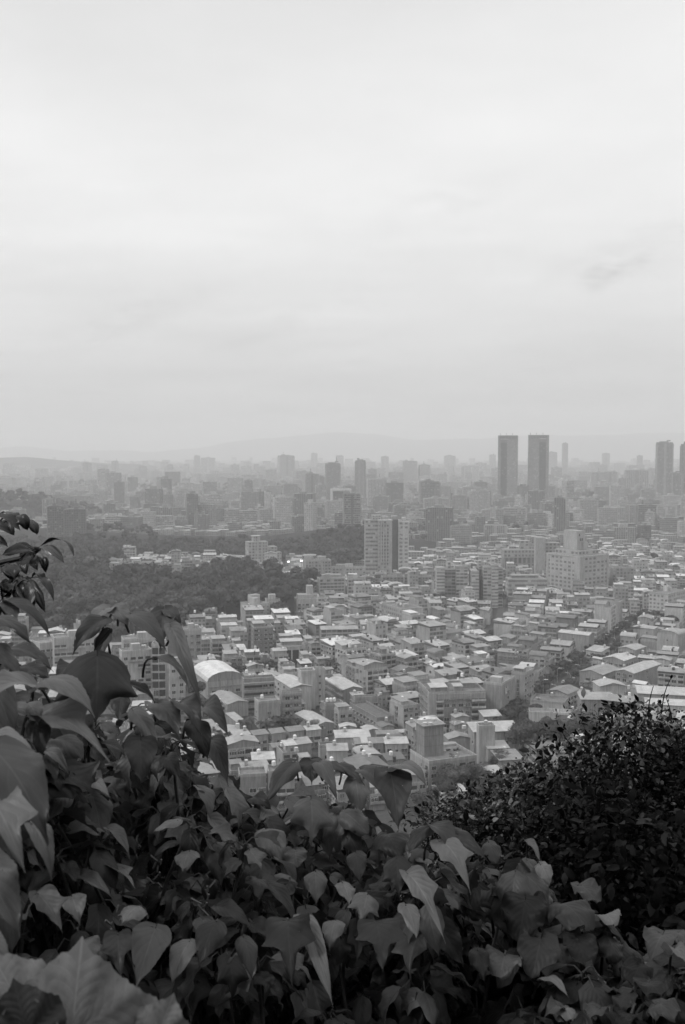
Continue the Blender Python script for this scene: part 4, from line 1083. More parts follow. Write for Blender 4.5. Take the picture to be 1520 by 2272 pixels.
strip('road_markings', 'dashed lane line along the boulevard', BOUL, .3, 'road_paint', .056, 4)
strip('road', 'narrow lane between two rows of roofs', LANE, 5, 'road', .05)
strip('road', 'side street climbing past the stepped gables', SIDE, 6, 'road', .052)
for L_, w_ in ((BOUL, 15), (LANE, 5.5), (SIDE, 5)):
    for p_, q_ in zip(L_[:-1], L_[1:]): take_line(p_, q_, w_)
YARD = [(600, 1640), (640, 1640), (700, 1600)]     # the school's garden
take(*G(618, 1628)[:2], 40, 28, R(20))

# ------------------------------------------------------------------ rows of low houses
ZONES = [
    ([(300, 1640), (540, 1640), (900, 1625), (1150, 1640), (1160, 1720), (1060, 1800), (480, 1800)], 18, (3, 3), 'plain'),
    ([(420, 1400), (520, 1395), (640, 1390), (690, 1440), (700, 1490), (560, 1500), (440, 1480), (400, 1440)], 14, (3, 4), 'plain'),
    ([(690, 1392), (960, 1360), (1050, 1360), (1085, 1450), (1160, 1595), (1000, 1628), (880, 1612), (800, 1560), (730, 1485)], 30, (4, 4), 'plain'),
    ([(1185, 1605), (1460, 1385), (1540, 1330), (1620, 1400), (1640, 1660), (1200, 1640)], 63, (3, 3), 'plain'),
    ([(1095, 1460), (1105, 1408), (1260, 1395), (1430, 1370), (1180, 1580)], 62, (4, 4), 'plain'),
    ([(1045, 1405), (1062, 1340), (1108, 1335), (1092, 1405), (1050, 1450)], 74, (3, 3), 'gable'),
    ([(1122, 1405), (1128, 1332), (1215, 1332), (1190, 1405)], 76, (3, 4), 'gable'),
    ([(1200, 1400), (1215, 1328), (1545, 1290), (1545, 1330), (1430, 1372)], -8, (3, 3), 'plain'),
    ([(640, 1305), (960, 1305), (1050, 1345), (1050, 1362), (960, 1362), (690, 1398), (640, 1385), (610, 1395), (450, 1400), (440, 1375)], 6, (3, 3), 'plain'),
    ([(235, 1268), (330, 1248), (540, 1248), (700, 1255), (672, 1302), (560, 1276), (400, 1292), (250, 1296)], 4, (2, 3), 'plain'),
    ([(-420, 1440), (250, 1440), (415, 1500), (440, 1640), (480, 1800), (-420, 1800)], 8, (4, 4), 'plain'),
    ([(1640, 1300), (2050, 1300), (2050, 1690), (1640, 1690)], 63, (3, 4), 'plain'),
    ([(1150, 1690), (1640, 1660), (2050, 1690), (2050, 1760), (1080, 1780)], 10, (3, 3), 'plain'),
    ([(810, 1300), (960, 1250), (1110, 1222), (1560, 1222), (1560, 1296), (1220, 1330), (1110, 1336), (1000, 1330)], -6, (3, 3), 'plain'),
]
rz_ = random.Random(21)
UNITS = []
for poly, deg, (s0, s1), kind in ZONES:
    W_ = [G(x, y, 0.0)[:2] for x, y in poly]
    a = R(deg); u = np.array((cos(a), sin(a))); v = np.array((-sin(a), cos(a)))
    U = [p @ u for p in W_]; V = [p @ v for p in W_]
    vv = min(V); k = 0
    while vv < max(V):
        dep = rz_.uniform(11.5, 15)
        row_s = rz_.randint(s0, s1); uu = min(U) + rz_.uniform(-6, 0); row_tone = rz_.uniform(.32, .52)
        rt_kind = rz_.choice(('gable_long', 'shed', 'flat', 'flat', 'gable')) if kind == 'plain' else 'gable'
        while uu < max(U):
            wd = rz_.uniform(8, 16)
            c = u * (uu + wd / 2) + v * (vv + dep / 2)
            px, py = proj((c[0], c[1], 0))
            if c[1] > 300 and inpoly(px, py, poly) and free(c[0], c[1], wd, dep, a) and terrain(c[0], c[1]) < 3.5 + (10 if deg == 4 else 0):
                take(c[0], c[1], wd, dep, a, -.3)
                UNITS.append((hypot(*c), c[0], c[1], wd - rz_.choice((0.06, .06, .5)), dep, a, max(1, row_s + rz_.choice((-1, 0, 0, 0, 0, 0, 1))) + (rz_.choice((2, 3)) if rz_.random() < .09 and kind == 'plain' else 0), row_tone,
                              kind if kind == 'gable' else (rt_kind if rz_.random() < .5 else rz_.choice(('gable', 'gable_long', 'shed', 'shed', 'flat', 'flat', 'flat', 'flat', 'arch')))))
            uu += wd + (rz_.uniform(1, 4) if rz_.random() < .1 else 0)
        k += 1
        vv += dep + (1.0 if k % 2 else rz_.uniform(5.5, 8.5))
CITY = [(430, 1402), (640, 1392), (640, 1305), (1560, 1222), (1640, 1660), (1150, 1700), (1060, 1790), (520, 1790), (430, 1640)]
for _ in range(9000):      # smaller houses squeezed into what the rows left open
    y = rz_.uniform(395, 1200); x = rz_.uniform(-.16, .38) * y
    px, py = proj((x, y, 0))
    if not inpoly(px, py, CITY): continue
    deg = next((z_[1] for z_ in ZONES if inpoly(px, py, z_[0])), 20 if px < 1150 else 62)
    wd, dep, a = rz_.uniform(6, 11), rz_.uniform(7, 11), R(deg)
    if free(x, y, wd, dep, a, .2) and terrain(x, y) < 3.5:
        take(x, y, wd, dep, a, .6)
        UNITS.append((hypot(x, y), x, y, wd, dep, a, rz_.choice((1, 2, 2, 3)), rz_.uniform(.3, .52), rz_.choice(('gable', 'shed', 'shed', 'flat', 'gable_long'))))
UNITS.sort()
def low_house(wm, rm, w, d, st, tone, rkind, facade_mat, rnd):
    """walls, an added top-floor shed and a roof for one walk-up; returns the height of the walls"""
    h = st * 3.05 + rnd.uniform(-.6, .6)
    sides = {} if facade_mat == 'plaster' else {'l': 'plaster' if rnd.random() < .6 else facade_mat, 'r': 'plaster' if rnd.random() < .6 else facade_mat}
    wm.box(-w / 2, w / 2, -d / 2, d / 2, 0, h, facade_mat, tone, top='roof_slab', ttint=.32, bay=3, storey=3.15, sides=sides)
    rtone = rnd.choice((1.05, .78, .62, .54, .48, .42, .36, .50, .58, .30, .22, .26, .44))
    if rkind == 'flat':
        roof_part(rm, 'flat', w - .1, d - .1, h + .02, .5, rnd)
        ww = w * rnd.uniform(.22, .42); dw = d * rnd.uniform(.2, .38); x = rnd.choice((-1, 1)) * (w * .46 - ww) ; y = d * .45 - dw
        rm.box(x - ww, x + ww, y - dw, y + dw, h + .05, h + 2.7, 'plaster', tone * 1.2)
        rm.slabq([(x - ww - .5, y - dw - .6, h + 2.75), (x + ww + .5, y - dw - .6, h + 2.75), (x + ww + .5, y + dw + .4, h + 3.3), (x - ww - .5, y + dw + .4, h + 3.3)], .08, 'roof_sheet', rtone)
    elif rnd.random() < .4:      # a set-back shed storey under the sheet roof, with an open terrace in front
        dd = d * rnd.uniform(.6, .85); off = (d - dd) / 2; k = len(rm.v)
        rm.box(-w / 2 + .3, w / 2 - .3, -dd / 2, dd / 2, h - off * 0, h + 2.4, 'plaster', tone * .95)
        roof_part(rm, rkind, w - .6, dd, h + 2.4, rtone, rnd)
        rm.v[k:] = [(x, y + off, z) for x, y, z in rm.v[k:]]
        rm.box(-w / 2, w / 2, -d / 2, -d / 2 + .2, h, h + 1.0, 'plaster', tone * 1.1)
    else:
        rm.box(-w / 2 + .15, w / 2 - .15, -d / 2 + .15, d / 2 - .15, h, h + 1.3, 'plaster', .14)  # dark band below the roof: eave shadow put into the colour
        roof_part(rm, rkind, w, d, h + 1.3, rtone, rnd)
    for _ in range(rnd.randint(1, 4)):      # sheds, ducts, plant tubs and spare tanks on the roof
        x, y, q = rnd.uniform(-.45, .45) * w, rnd.uniform(-.48, .48) * d, rnd.uniform(.35, .9)
        z_ = h + (1.3 if rkind != 'flat' else .05)
        rm.box(x - q, x + q, y - q * .8, y + q * .8, z_, z_ + rnd.uniform(1.2, 2.9), 'trim', rnd.choice((1.2, 1.0, .2, .1, .5)))
    return h, rtone
def words_for(w, st, rtone, rkind):
    n_ = {1: 'one', 2: 'two', 3: 'three', 4: 'four', 5: 'five', 6: 'six'}[min(6, st)]
    t = 'white' if rtone > .7 else 'pale' if rtone > .53 else 'grey' if rtone > .4 else 'dark'
    r = {'gable': 'gabled', 'gable_long': 'low ridged', 'shed': 'slanting', 'arch': 'curved', 'flat': 'flat terraced'}[rkind]
    return f'{n_}-storey walk-up with {t if rkind != "flat" else "grey"} {r} roof'
INDIV = 0; rest = MB(); ri = random.Random(3)
for dist, x, y, w, d, a, st, tone, rk in UNITS:
    px, py = proj((x, y, 10))
    hidden = (px < 400 and py > 1640) or px < -30 or px > 1550 or (px > 1190 and py > 1650) or py > 1800 or (px < 420 and py > 1420)
    tone *= ri.uniform(.75, 1.45); near = dist < 700
    z0 = terrain(x, y)
    if INDIV < 285 and not hidden:
        INDIV += 1
        root = empty('walk_up_house', (x, y, z0), a, None, None)
        wm, rm = MB(), MB()
        h, rtone = low_house(wm, rm, w, d, st, tone, rk, 'plaster' if near else ri.choice(('facade_windows', 'facade_balcony')), ri)
        wm.build('wall', root); rm.build('roof', root)
        describe(root, words_for(w, st, rtone, rk), 'house', 'rows of low walk-up houses')
        if near:
            if ri.random() < .55 and abs(a) < 1:
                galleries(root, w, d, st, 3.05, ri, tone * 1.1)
                face_windows(root, w, d, (x, y), a, st, 3.05, ri, 0, .2, 3.3, .12, only='lr')
            else:
                face_windows(root, w, d, (x, y), a, st, 3.05, ri, 0, .4, 3.1, .08)
        if ri.random() < .45:
            link('water_tank', TANK[ri.randrange(2)], root, (ri.uniform(-.35, .35) * w, ri.uniform(.2, .42) * d, h + (2.2 if rk != 'flat' else .05)))
    else:
        wm = MB()
        low_house(wm, wm, w, d, st, tone, rk, ri.choice(('facade_windows', 'facade_balcony')), ri)
        c, s = cos(a), sin(a); k = len(rest.v)
        for f, mi, tn in zip(wm.f, wm.mi, wm.tint):
            rest.f.append(tuple(i + k for i in f)); rest.mi.append(rest.mat(wm.mats[mi])); rest.tint.append(tn)
        rest.uv += wm.uv
        rest.v += [(x + p[0] * c - p[1] * s, y + p[0] * s + p[1] * c, z0 + p[2]) for p in wm.v]
if rest.f:
    tag(rest.build('low_rise_housing'), 'sea of small low houses with pale metal roofs in the middle distance', 'housing', None, 'stuff')

# ------------------------------------------------------------------ the city that runs on into the haze: too many to count
rc = np.random.default_rng(11)
def many_boxes(name, label, n, d0, d1, kind, x0=-.40, x1=.40):
    m = MB(); made = 0; tries = 0
    while made < n and tries < n * 6:
        tries += 1
        y = math.sqrt(rc.uniform(d0 ** 2, d1 ** 2)); x = rc.uniform(x0, x1) * y
        if terrain(x, y) > 3 or (int(x // CELL), int(y // CELL)) in TAKEN:
            continue
        px, py = proj((x, y, 0))
        if any(inpoly(px, py, q) for q in WOODPX):
            continue
        sc = 1 if y < 3000 else 1.5 if y < 5500 else 2.4
        t = rc.random()
        if kind == 'low':
            w, d, h = rc.uniform(8, 22) * sc, rc.uniform(9, 16) * sc, rc.uniform(7, 16)
            tone, top, mat, tt = rc.uniform(.3, .5), 'roof_sheet', 'facade_windows', rc.choice((.72, .55, .45, .36, .5, .25))
        else:
            w, d, h = rc.uniform(14, 42) * min(sc, 1.6), rc.uniform(12, 20) * sc, rc.uniform(18, 40) if t < .85 else rc.uniform(40, 75)
            tone, top, mat, tt = rc.choice((.5, .42, .34, .28, .24, .58)), 'roof_slab', ('facade_windows', 'facade_balcony', 'facade_fine', 'facade_ribbon', 'facade_fins')[int(rc.integers(5))], .4
        a = rc.choice((.1, -.1, .3, -.3)) + rc.normal() * .03
        if y > 2600: tone = .22 + .62 * tone  # fading into haze is partly put into the wall tone
        k = len(m.v)
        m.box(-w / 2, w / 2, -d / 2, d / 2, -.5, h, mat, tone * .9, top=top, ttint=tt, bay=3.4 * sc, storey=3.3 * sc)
        if kind != 'low' and sc < 2:
            m.box(-w * .2, w * .15, -d * .25, d * .25, h, h + rc.uniform(3, 6), 'plaster', tone * 1.1, top='roof_slab', ttint=.45)
        c, s = cos(a), sin(a)
        m.v[k:] = [(x + p[0] * c - p[1] * s, y + p[0] * s + p[1] * c, p[2]) for p in m.v[k:]]
        if y < 3500:
            TAKEN.update(cells(x, y, w, d, a))
        made += 1
    return tag(m.build(name), label, 'city', None, 'stuff')
WOODPX = [
    [(-420, 1290), (250, 1300), (420, 1312), (540, 1285), (610, 1305), (690, 1325), (640, 1345), (625, 1400), (540, 1370), (440, 1395), (400, 1420), (150, 1425), (-420, 1430)],      # near wood
    [(-420, 1220), (250, 1212), (420, 1215), (545, 1215), (570, 1225), (640, 1215), (640, 1250), (540, 1246), (330, 1246), (235, 1264), (230, 1300), (-420, 1295)],                    # wood behind
    [(640, 1222), (700, 1205), (812, 1180), (815, 1255), (740, 1262), (680, 1250)],                                                                                             # knoll by the slab tower
]
many_boxes('apartment_belt', 'countless mid-height apartment blocks filling the plain before the towers', 420, 1500, 2900, 'mid')
many_boxes('low_rise_belt', 'countless low metal-roofed houses filling the plain before the towers', 2200, 1230, 2900, 'low')
many_boxes('low_rise_belt', 'pale strip of small houses behind the long wood', 620, 1620, 2250, 'low', -.36, -.03)
many_boxes('distant_city', 'countless hazy buildings of the far city below the ridge', 1500, 2900, 9500, 'mid')
many_boxes('distant_low_city', 'countless tiny low buildings of the far hazy city', 2600, 2900, 9500, 'low')

# ------------------------------------------------------------------ trees
def quads_to_mesh(name, V, F, mats, smooth=False):
    me = bpy.data.meshes.new(name); me.from_pydata(V, [], F)
    for m in mats: me.materials.append(MAT[m])
    if smooth: me.polygons.foreach_set('use_smooth', [True] * len(F))
    me.update(); return me
def crown_mesh(seed, lobes, per, size, squash=.8, mat='crown'):
    r = np.random.default_rng(seed); V = []; F = []
    cs = [(np.array((0, 0, .55)), .62)]
    for i in range(lobes):
        a = 2 * pi * i / lobes + r.uniform(-.4, .4); q = r.uniform(.35, .62)
        cs.append((np.array((q * cos(a), q * sin(a), r.uniform(.1, .95))), r.uniform(.3, .48)))
    for c, rad in cs:
        # dark inner mass so that the far side does not show through everywhere
        n_ = 7
        k = len(V)
        for i in range(5):
            for j in range(n_):
                t, p = pi * (i + .5) / 5, 2 * pi * j / n_
                V.append(tuple(c + rad * .72 * r.uniform(.8, 1.1) * np.array((sin(t) * cos(p), sin(t) * sin(p), cos(t) * squash))))
        for i in range(4):
            for j in range(n_):
                F.append((k + i * n_ + j, k + (i + 1) * n_ + j, k + (i + 1) * n_ + (j + 1) % n_, k + i * n_ + (j + 1) % n_))
        for _ in range(per):
            nv = r.normal(size=3); nv /= np.linalg.norm(nv); nv[2] = abs(nv[2]) * .9 + nv[2] * .1 if r.random() < .7 else nv[2]
            p = c + rad * r.uniform(.72, 1.12) * nv * (1, 1, squash)
            nn = nv + r.normal(size=3) * .22; nn /= np.linalg.norm(nn)
            t1 = np.cross(nn, r.normal(size=3)); t1 /= np.linalg.norm(t1); t2 = np.cross(nn, t1)
            s1, s2 = size * r.uniform(.6, 1.5), size * r.uniform(.4, .9)
            k = len(V)
            V += [tuple(p - t1 * s1), tuple(p - t2 * s2 + nn * s2 * .25), tuple(p + t1 * s1), tuple(p + t2 * s2 - nn * s2 * .2)]
            F.append((k, k + 1, k + 2, k + 3))
    return quads_to_mesh('crown', V, F, [mat])
def trunk_mesh(seed):
    r = random.Random(seed); m = MB()
    m.tube([(0, 0, -1.05), (.03, .02, -.3), (0, .05, .1)], .07, .045, 'bark')
    for i in range(4):
        a = 2 * pi * i / 4 + r.uniform(-.4, .4)
        m.tube([(0, .03, -.1), (.25 * cos(a), .25 * sin(a), .12), (.5 * cos(a), .5 * sin(a), .25)], .035, .012, 'bark', n=5)
    return m.data('trunk')
CROWN = [crown_mesh(s, 5 + s % 3, 80, .15) for s in range(6)]
FINE = [crown_mesh(40 + s, 8, 520, .05) for s in range(3)]
TRUNK = [trunk_mesh(s) for s in range(3)]
rtree = random.Random(8)
def tree(x, y, r, h, label, cat, group, fine=False):
    z = terrain(x, y)
    root = empty('tree', (x, y, z), 0, label, cat, group)
    c = link('crown', (FINE if fine else CROWN)[rtree.randrange(3 if fine else 6)], root, (0, 0, h - r * 1.05), rtree.uniform(0, 6.28))
    c.scale = (r, r, r * rtree.uniform(.8, 1.0))
    t = link('trunk', TRUNK[rtree.randrange(3)], root, (0, 0, h - r * 1.05), rtree.uniform(0, 6.28)); t.scale = (r, r, h - r)
    return root
WOODNAMES = ['round-crowned tree in the near wood below the metal-roofed cluster', 'tree in the long wood behind the roof cluster', 'tree on the knoll beside the lone slab tower']
wood_rest = []
quota = [100, 50, 25]
for wi, poly in enumerate(WOODPX):
    pts = []; xs = [p[0] for p in poly]; ys = [p[1] for p in poly]; tries = 0
    while len(pts) < (800, 1400, 260)[wi] and tries < 20000:
        tries += 1
        px, py = rtree.uniform(min(xs), max(xs)), rtree.uniform(min(ys), max(ys))
        if not inpoly(px, py, poly): continue
        g = G(px, py)
        if (int(g[0] // CELL), int(g[1] // CELL)) in TAKEN or any(hypot(g[0] - q[0], g[1] - q[1]) < 8.6 for q in pts): continue
        pts.append((g[0], g[1]))
    pts.sort(key=lambda p: p[1])
    own = 0
    for x, y in pts:
        r = rtree.uniform(5.5, 12) if wi == 0 else rtree.uniform(4.5, 8.5)
        if own < quota[wi] and proj((x, y, 10))[0] > 60:
            own += 1
            tree(x, y, r, r * rtree.uniform(1.6, 2.9), WOODNAMES[wi], 'tree', ('trees of the near wood', 'trees of the wood behind', 'trees on the knoll')[wi])
        else:
            wood_rest.append((x, y, terrain(x, y), r))
def tree_mass(name, label, spots):
    src = []
    for me in CROWN[:4]:
        co = np.empty(len(me.vertices) * 3, np.float32); me.vertices.foreach_get('co', co)
        src.append((co.reshape(-1, 3), [tuple(p.vertices) for p in me.polygons]))
    V = []; F = []; k = 0
    for x, y, z, r in spots:
        co, fs = src[rtree.randrange(4)]; a = rtree.uniform(0, 6.28); c, s = cos(a), sin(a); hz_ = rtree.uniform(.6, 1.6)
        V.append(np.stack([x + r * (co[:, 0] * c - co[:, 1] * s), y + r * (co[:, 0] * s + co[:, 1] * c), z + r * (co[:, 2] + hz_)], 1))
        F += [tuple(i + k for i in f) for f in fs]; k += len(co)
    me = quads_to_mesh(name, np.concatenate(V).tolist(), F, ['crown'])
    return tag(link(name, me), label, 'trees', None, 'stuff')
far = []
for _ in range(420):      # the hill at the far left edge, and green patches through the far city
    x, y = -710 + rtree.gauss(0, 110), 2080 + rtree.gauss(0, 130)
    if terrain(x, y) > 4: far.append((x, y, terrain(x, y), rtree.uniform(5, 9)))
for cx_, cy_, sx, sy, n_ in ((-330, 1890, 60, 60, 10), (60, 1750, 60, 50, 26), (150, 1620, 50, 60, 40), (330, 1700, 40, 40, 14), (420, 1560, 35, 30, 12), (-60, 2250, 90, 60, 26), (-330, 2700, 160, 70, 60), (-80, 3300, 160, 200, 60),
                             (-500, 3600, 200, 120, 60), (0, 4400, 500, 600, 90), (-900, 4200, 300, 300, 60), (700, 2400, 100, 150, 24), (-420, 1600, 80, 60, 50)):
    for _ in range(n_):
        x, y = cx_ + rtree.gauss(0, sx), cy_ + rtree.gauss(0, sy)
        if (int(x // CELL), int(y // CELL)) not in TAKEN: far.append((x, y, terrain(x, y), rtree.uniform(4, 8) * (1.5 if y > 2600 else 1)))
tree_mass('wood', 'mass of round tree crowns covering the wooded rises of the plain', wood_rest)
tree_mass('distant_trees', 'far dark trees on the edge hill and between the far buildings', far)

cover = []
for _ in range(9000):      # trees all over the steep slope below the viewpoint, low enough to leave the view open
    y = rtree.uniform(14, 350); x = rtree.uniform(-.75, .75) * (y + 60)
    z = terrain(x, y); room = CAMH - .43 * hypot(x * .6, y) - z
    if room < 2.2 or (int(x // CELL), int(y // CELL)) in TAKEN or any(hypot(x - q[0], y - q[1]) < 3.6 for q in cover[-400:]): continue
    r = min(rtree.uniform(2.4, 4.8), room * .42); cover.append((x, y, z - r * .35, r))
    if len(cover) > 1300: break
tree_mass('slope_wood', 'mass of dark tree crowns covering the steep slope behind the front shrubs', cover)

# street and yard trees
def line_trees(L, side, gap, label, group):
    for p, q in zip(L[:-1], L[1:]):
        p, q = np.array(p[:2]), np.array(q[:2]); n_ = np.linalg.norm(q - p); u = (q - p) / n_; nn = np.array((-u[1], u[0])) * side
        t = rtree.uniform(0, gap)
        while t < n_:
            c = p + u * t + nn * rtree.uniform(.85, 1.15)
            r = rtree.uniform(2.8, 4.6)
            tree(c[0], c[1], r, r * rtree.uniform(1.9, 2.3), label, 'tree', group)
            t += gap * rtree.uniform(.7, 1.4)
line_trees(BOUL[:4], 6.5, 9, 'street tree along the tenement side of the boulevard', 'trees on the tenement side of the boulevard')
line_trees(BOUL[:4], -6.5, 10, 'street tree along the lane side of the boulevard', 'trees on the lane side of the boulevard')
YT = [(1078, 1445, 5, 'at the foot of the side street'), (1060, 1462, 5, 'in the gap below the stepped gables'), (1092, 1418, 4, 'half way up the side street'), (1188, 1604, 5, 'by the lower end of the narrow lane'),
      (440, 1560, 6, 'left of the school hall'), (452, 1590, 5, 'left of the school annex'), (470, 1612, 5, 'below the school annex corner'), (550, 1506, 4, 'behind the classroom wing'), (575, 1503, 5, 'above the dark gallery wing'),
      (602, 1500, 5, 'between the gallery wing and the stair tower'), (520, 1500, 4, 'close behind the barrel roof'), (642, 1492, 4, 'behind the long pale school roof'), (985, 1362, 8, 'tall beside the thin tenement'),
      (972, 1352, 7, 'just left of the thin tenement trees'), (1000, 1372, 6, 'below the banded apartment towers'), (1098, 1342, 8, 'dark at the foot of the banded towers'), (1112, 1346, 7, 'at the top of the side street'),
      (606, 1640, 6, 'in the school garden'), (630, 1634, 6, 'in the middle of the school garden'), (650, 1636, 5, 'at the garden end by the gabled roof'), (590, 1646, 4, 'beside the palms'), (735, 1500, 5, 'behind the second school roof'),
      (755, 1478, 4, 'by the terrace of tall gables'), (860, 1560, 5, 'by the mossy school roof'), (872, 1590, 4, 'between the mossy roof and the tenements'), (1492, 1400, 7, 'by the slope-side arcaded block'), (1478, 1390, 6, 'dark beside the arcaded block'),
      (895, 1350, 6, 'behind the small white block'), (826, 1322, 5, 'in the flats below the slab tower'), (870, 1302, 5, 'at the foot of the slab tower'), (1238, 1440, 4, 'by the bright metal roof'), (1130, 1612, 5, 'at the lower end of the boulevard'),
      (1108, 1632, 5, 'over the shop roofs at the boulevard end'), (1150, 1600, 5, 'between boulevard and corner block'), (740, 1352, 4, 'in a gap among the metal roofs'), (1452, 1252, 7, 'far right among the roofs')]
for px, py, r, text in YT:
    g = G(px, py, 0.0); tree(g[0], g[1], r, r * 2.0, 'leafy dark tree ' + text, 'tree', None)
# big dark crowns on the lower slope, in front of the houses
for px, py, dist, r, text in ((1010, 1780, 235, 6.5, 'dark broad tree below the block with the rooftop tower'), (985, 1800, 215, 5.5, 'dark tree low on the slope by the drooping leaf'), (1055, 1765, 225, 6, 'dark dense tree at the foot of the pale blank house'),
                              (1160, 1690, 300, 8, 'dark tree behind the bush, below the lane'), (1205, 1675, 310, 7, 'dark tree by the low white-walled shop'), (1250, 1672, 300, 7, 'dark tree behind the tall bush'), (1110, 1730, 240, 5.5, 'dark tree between blank house and bush'),
                              (940, 1830, 190, 5, 'dark tree deep on the slope'), (1300, 1660, 320, 7, 'dark tree at the far side of the tall bush'), (1085, 1790, 190, 6, 'dark slope tree behind the creeper')):
    p_ = G(px, py); tree(p_[0], p_[1], r * 1.25, r * 2.3, text, 'tree', None, True)

# palms beside the school
def palm(px, py, h, label):
    g = G(px, py, 0.0); root = empty('palm_tree', (g[0], g[1], 0), 0, label, 'palm')
    t = MB(); t.tube([(0, 0, 0), (.2, 0, h * .5), (.1, .1, h)], .3, .2, 'bark'); t.build('trunk', root)
    V = []; F = []; nf = 15
    for i in range(nf):
        a = 2 * pi * i / nf + rtree.uniform(-.2, .2); L = rtree.uniform(3.2, 4.3); up_ = rtree.uniform(.1, 1.1); k = len(V)
        for s in range(7):
            q = s / 6; rr = L * q * cos(up_ * .5); z = h + L * (q * sin(up_) - q * q * 1.05)
            wd = .75 * sin(pi * min(1, q + .12)) ** .7
            ca, sa = cos(a), sin(a)
            V += [(rr * ca - wd * sa + .1, rr * sa + wd * ca, z - wd * .55), (rr * ca + .1, rr * sa, z), (rr * ca + wd * sa + .1, rr * sa - wd * ca, z - wd * .55)]
            if s:
                for c in (0, 1): F.append((k + 3 * s - 3 + c, k + 3 * s - 2 + c, k + 3 * s + 1 + c, k + 3 * s + c))
    link('crown', quads_to_mesh('crown', V, F, ['crown']), root)
for px, py, h, text in ((537, 1645, 10.5, 'leftmost palm of the row before the bright covered walk'), (549, 1642, 9.5, 'second palm of the row before the covered walk'), (558, 1640, 11, 'palm in the middle of the row'), (580, 1646, 10, 'palm at the garden end of the row'), (697, 1632, 7.5, 'short lone palm before the gabled school roof')):
    palm(px, py, h, text)

# cars on the boulevard
def car_parts(tone):
    b = MB(); b.box(-.9, .9, -2.2, 2.2, .35, .95, 'trim', tone, bottom=True); b.box(-.8, .8, -1.2, 1.5, .95, 1.5, 'trim', tone)
    g = MB(); g.box(-.83, .83, -1.0, 1.3, 1.02, 1.38, 'glass', .1)
    for y in (-1.25, 1.55): g.face([(-.7, y, 1.0), (.7, y, 1.0), (.68, y * .98, 1.42), (-.68, y * .98, 1.42)], 'glass', .1)
    k = MB()
    for x in (-.92, .82):
        for y in (-1.4, 1.4):
            n_ = 10; P = [(y + .34 * cos(2 * pi * i / n_), .34 + .34 * sin(2 * pi * i / n_)) for i in range(n_)]
            k.face([(x, a_, b_) for a_, b_ in P], 'trim', .03); k.face([(x + .1, a_, b_) for a_, b_ in P[::-1]], 'trim', .03)
    return b.data('body'), g.data('windows'), k.data('wheel')
CARS = [car_parts(t) for t in (.75, .08, .4)]
rcar = random.Random(4); ncar = 0
for p, q in zip(BOUL[1:3], BOUL[2:4]):
    p, q = p[:2], q[:2]; L = np.linalg.norm(q - p); u = (q - p) / L; nn = np.array((-u[1], u[0])); t = 8
    while t < L and ncar < 22:
        ci = rcar.randrange(3); c = p + u * t + nn * rcar.choice((-4.2, -1.6, 1.6, 4.2))
        root = empty('car', (c[0], c[1], .06), atan2(u[1], u[0]) - pi / 2, None, None)
        describe(root, ('white', 'black', 'grey')[ci] + ' car on the boulevard', 'car', 'cars on the boulevard')
        for nm, me in zip(('body', 'windows', 'wheel'), CARS[ci]): link(nm, me, root)
        t += rcar.uniform(9, 26); ncar += 1

# street lamps
for p, q in zip(BOUL[1:3], BOUL[2:4]):
    p, q = p[:2], q[:2]; L = np.linalg.norm(q - p); u = (q - p) / L; nn = np.array((-u[1], u[0])); t = 12
    while t < L:
        for sd in (-5.3, 5.3):
            c = p + u * (t + sd) + nn * sd
            root = empty('street_lamp', (c[0], c[1], 0), atan2(u[1], u[0]) + (0 if sd > 0 else pi), None, None)
            describe(root, 'tall street lamp on the boulevard', 'street lamp', 'street lamps along the boulevard')
            m = MB(); m.tube([(0, 0, 0), (0, 0, 8.2), (0, -.5, 9.0), (0, -2.2, 9.3)], .12, .07, 'steel', .5); m.build('pole', root)
            m = MB(); m.box(-.18, .18, -3.0, -2.1, 9.2, 9.36, 'trim', 1.1, bottom=True); m.build('lamp_head', root)
        t += 34
# two lit floodlights near the turreted house
for px, py, yb, text in ((640, 1248, 1275, 'lit floodlight mast between the turreted house and the wood'), (669, 1246, 1290, 'lit floodlight mast beside the buttressed tower block')):
    g = G(px, yb, terrain(*G(px, yb)[:2])); z = CAMH + (998 - py) / FPX * g[1] - g[2]
    root = empty('floodlight', tuple(g), 0, text, 'floodlight')
    m = MB(); m.cyl(0, 0, 0, z, .3, 'trim', .4, 8); m.build('pole', root)
    m = MB()
    for x in (-1.2, .3): m.box(x, x + 1.0, -.5, .1, z, z + 1.4, 'trim', .3); m.face([(x + .05, -.52, z + .1), (x + .95, -.52, z + .1), (x + .95, -.52, z + 1.3), (x + .05, -.52, z + 1.3)], 'lamp_lit', 1)
    m.build('lamp', root)
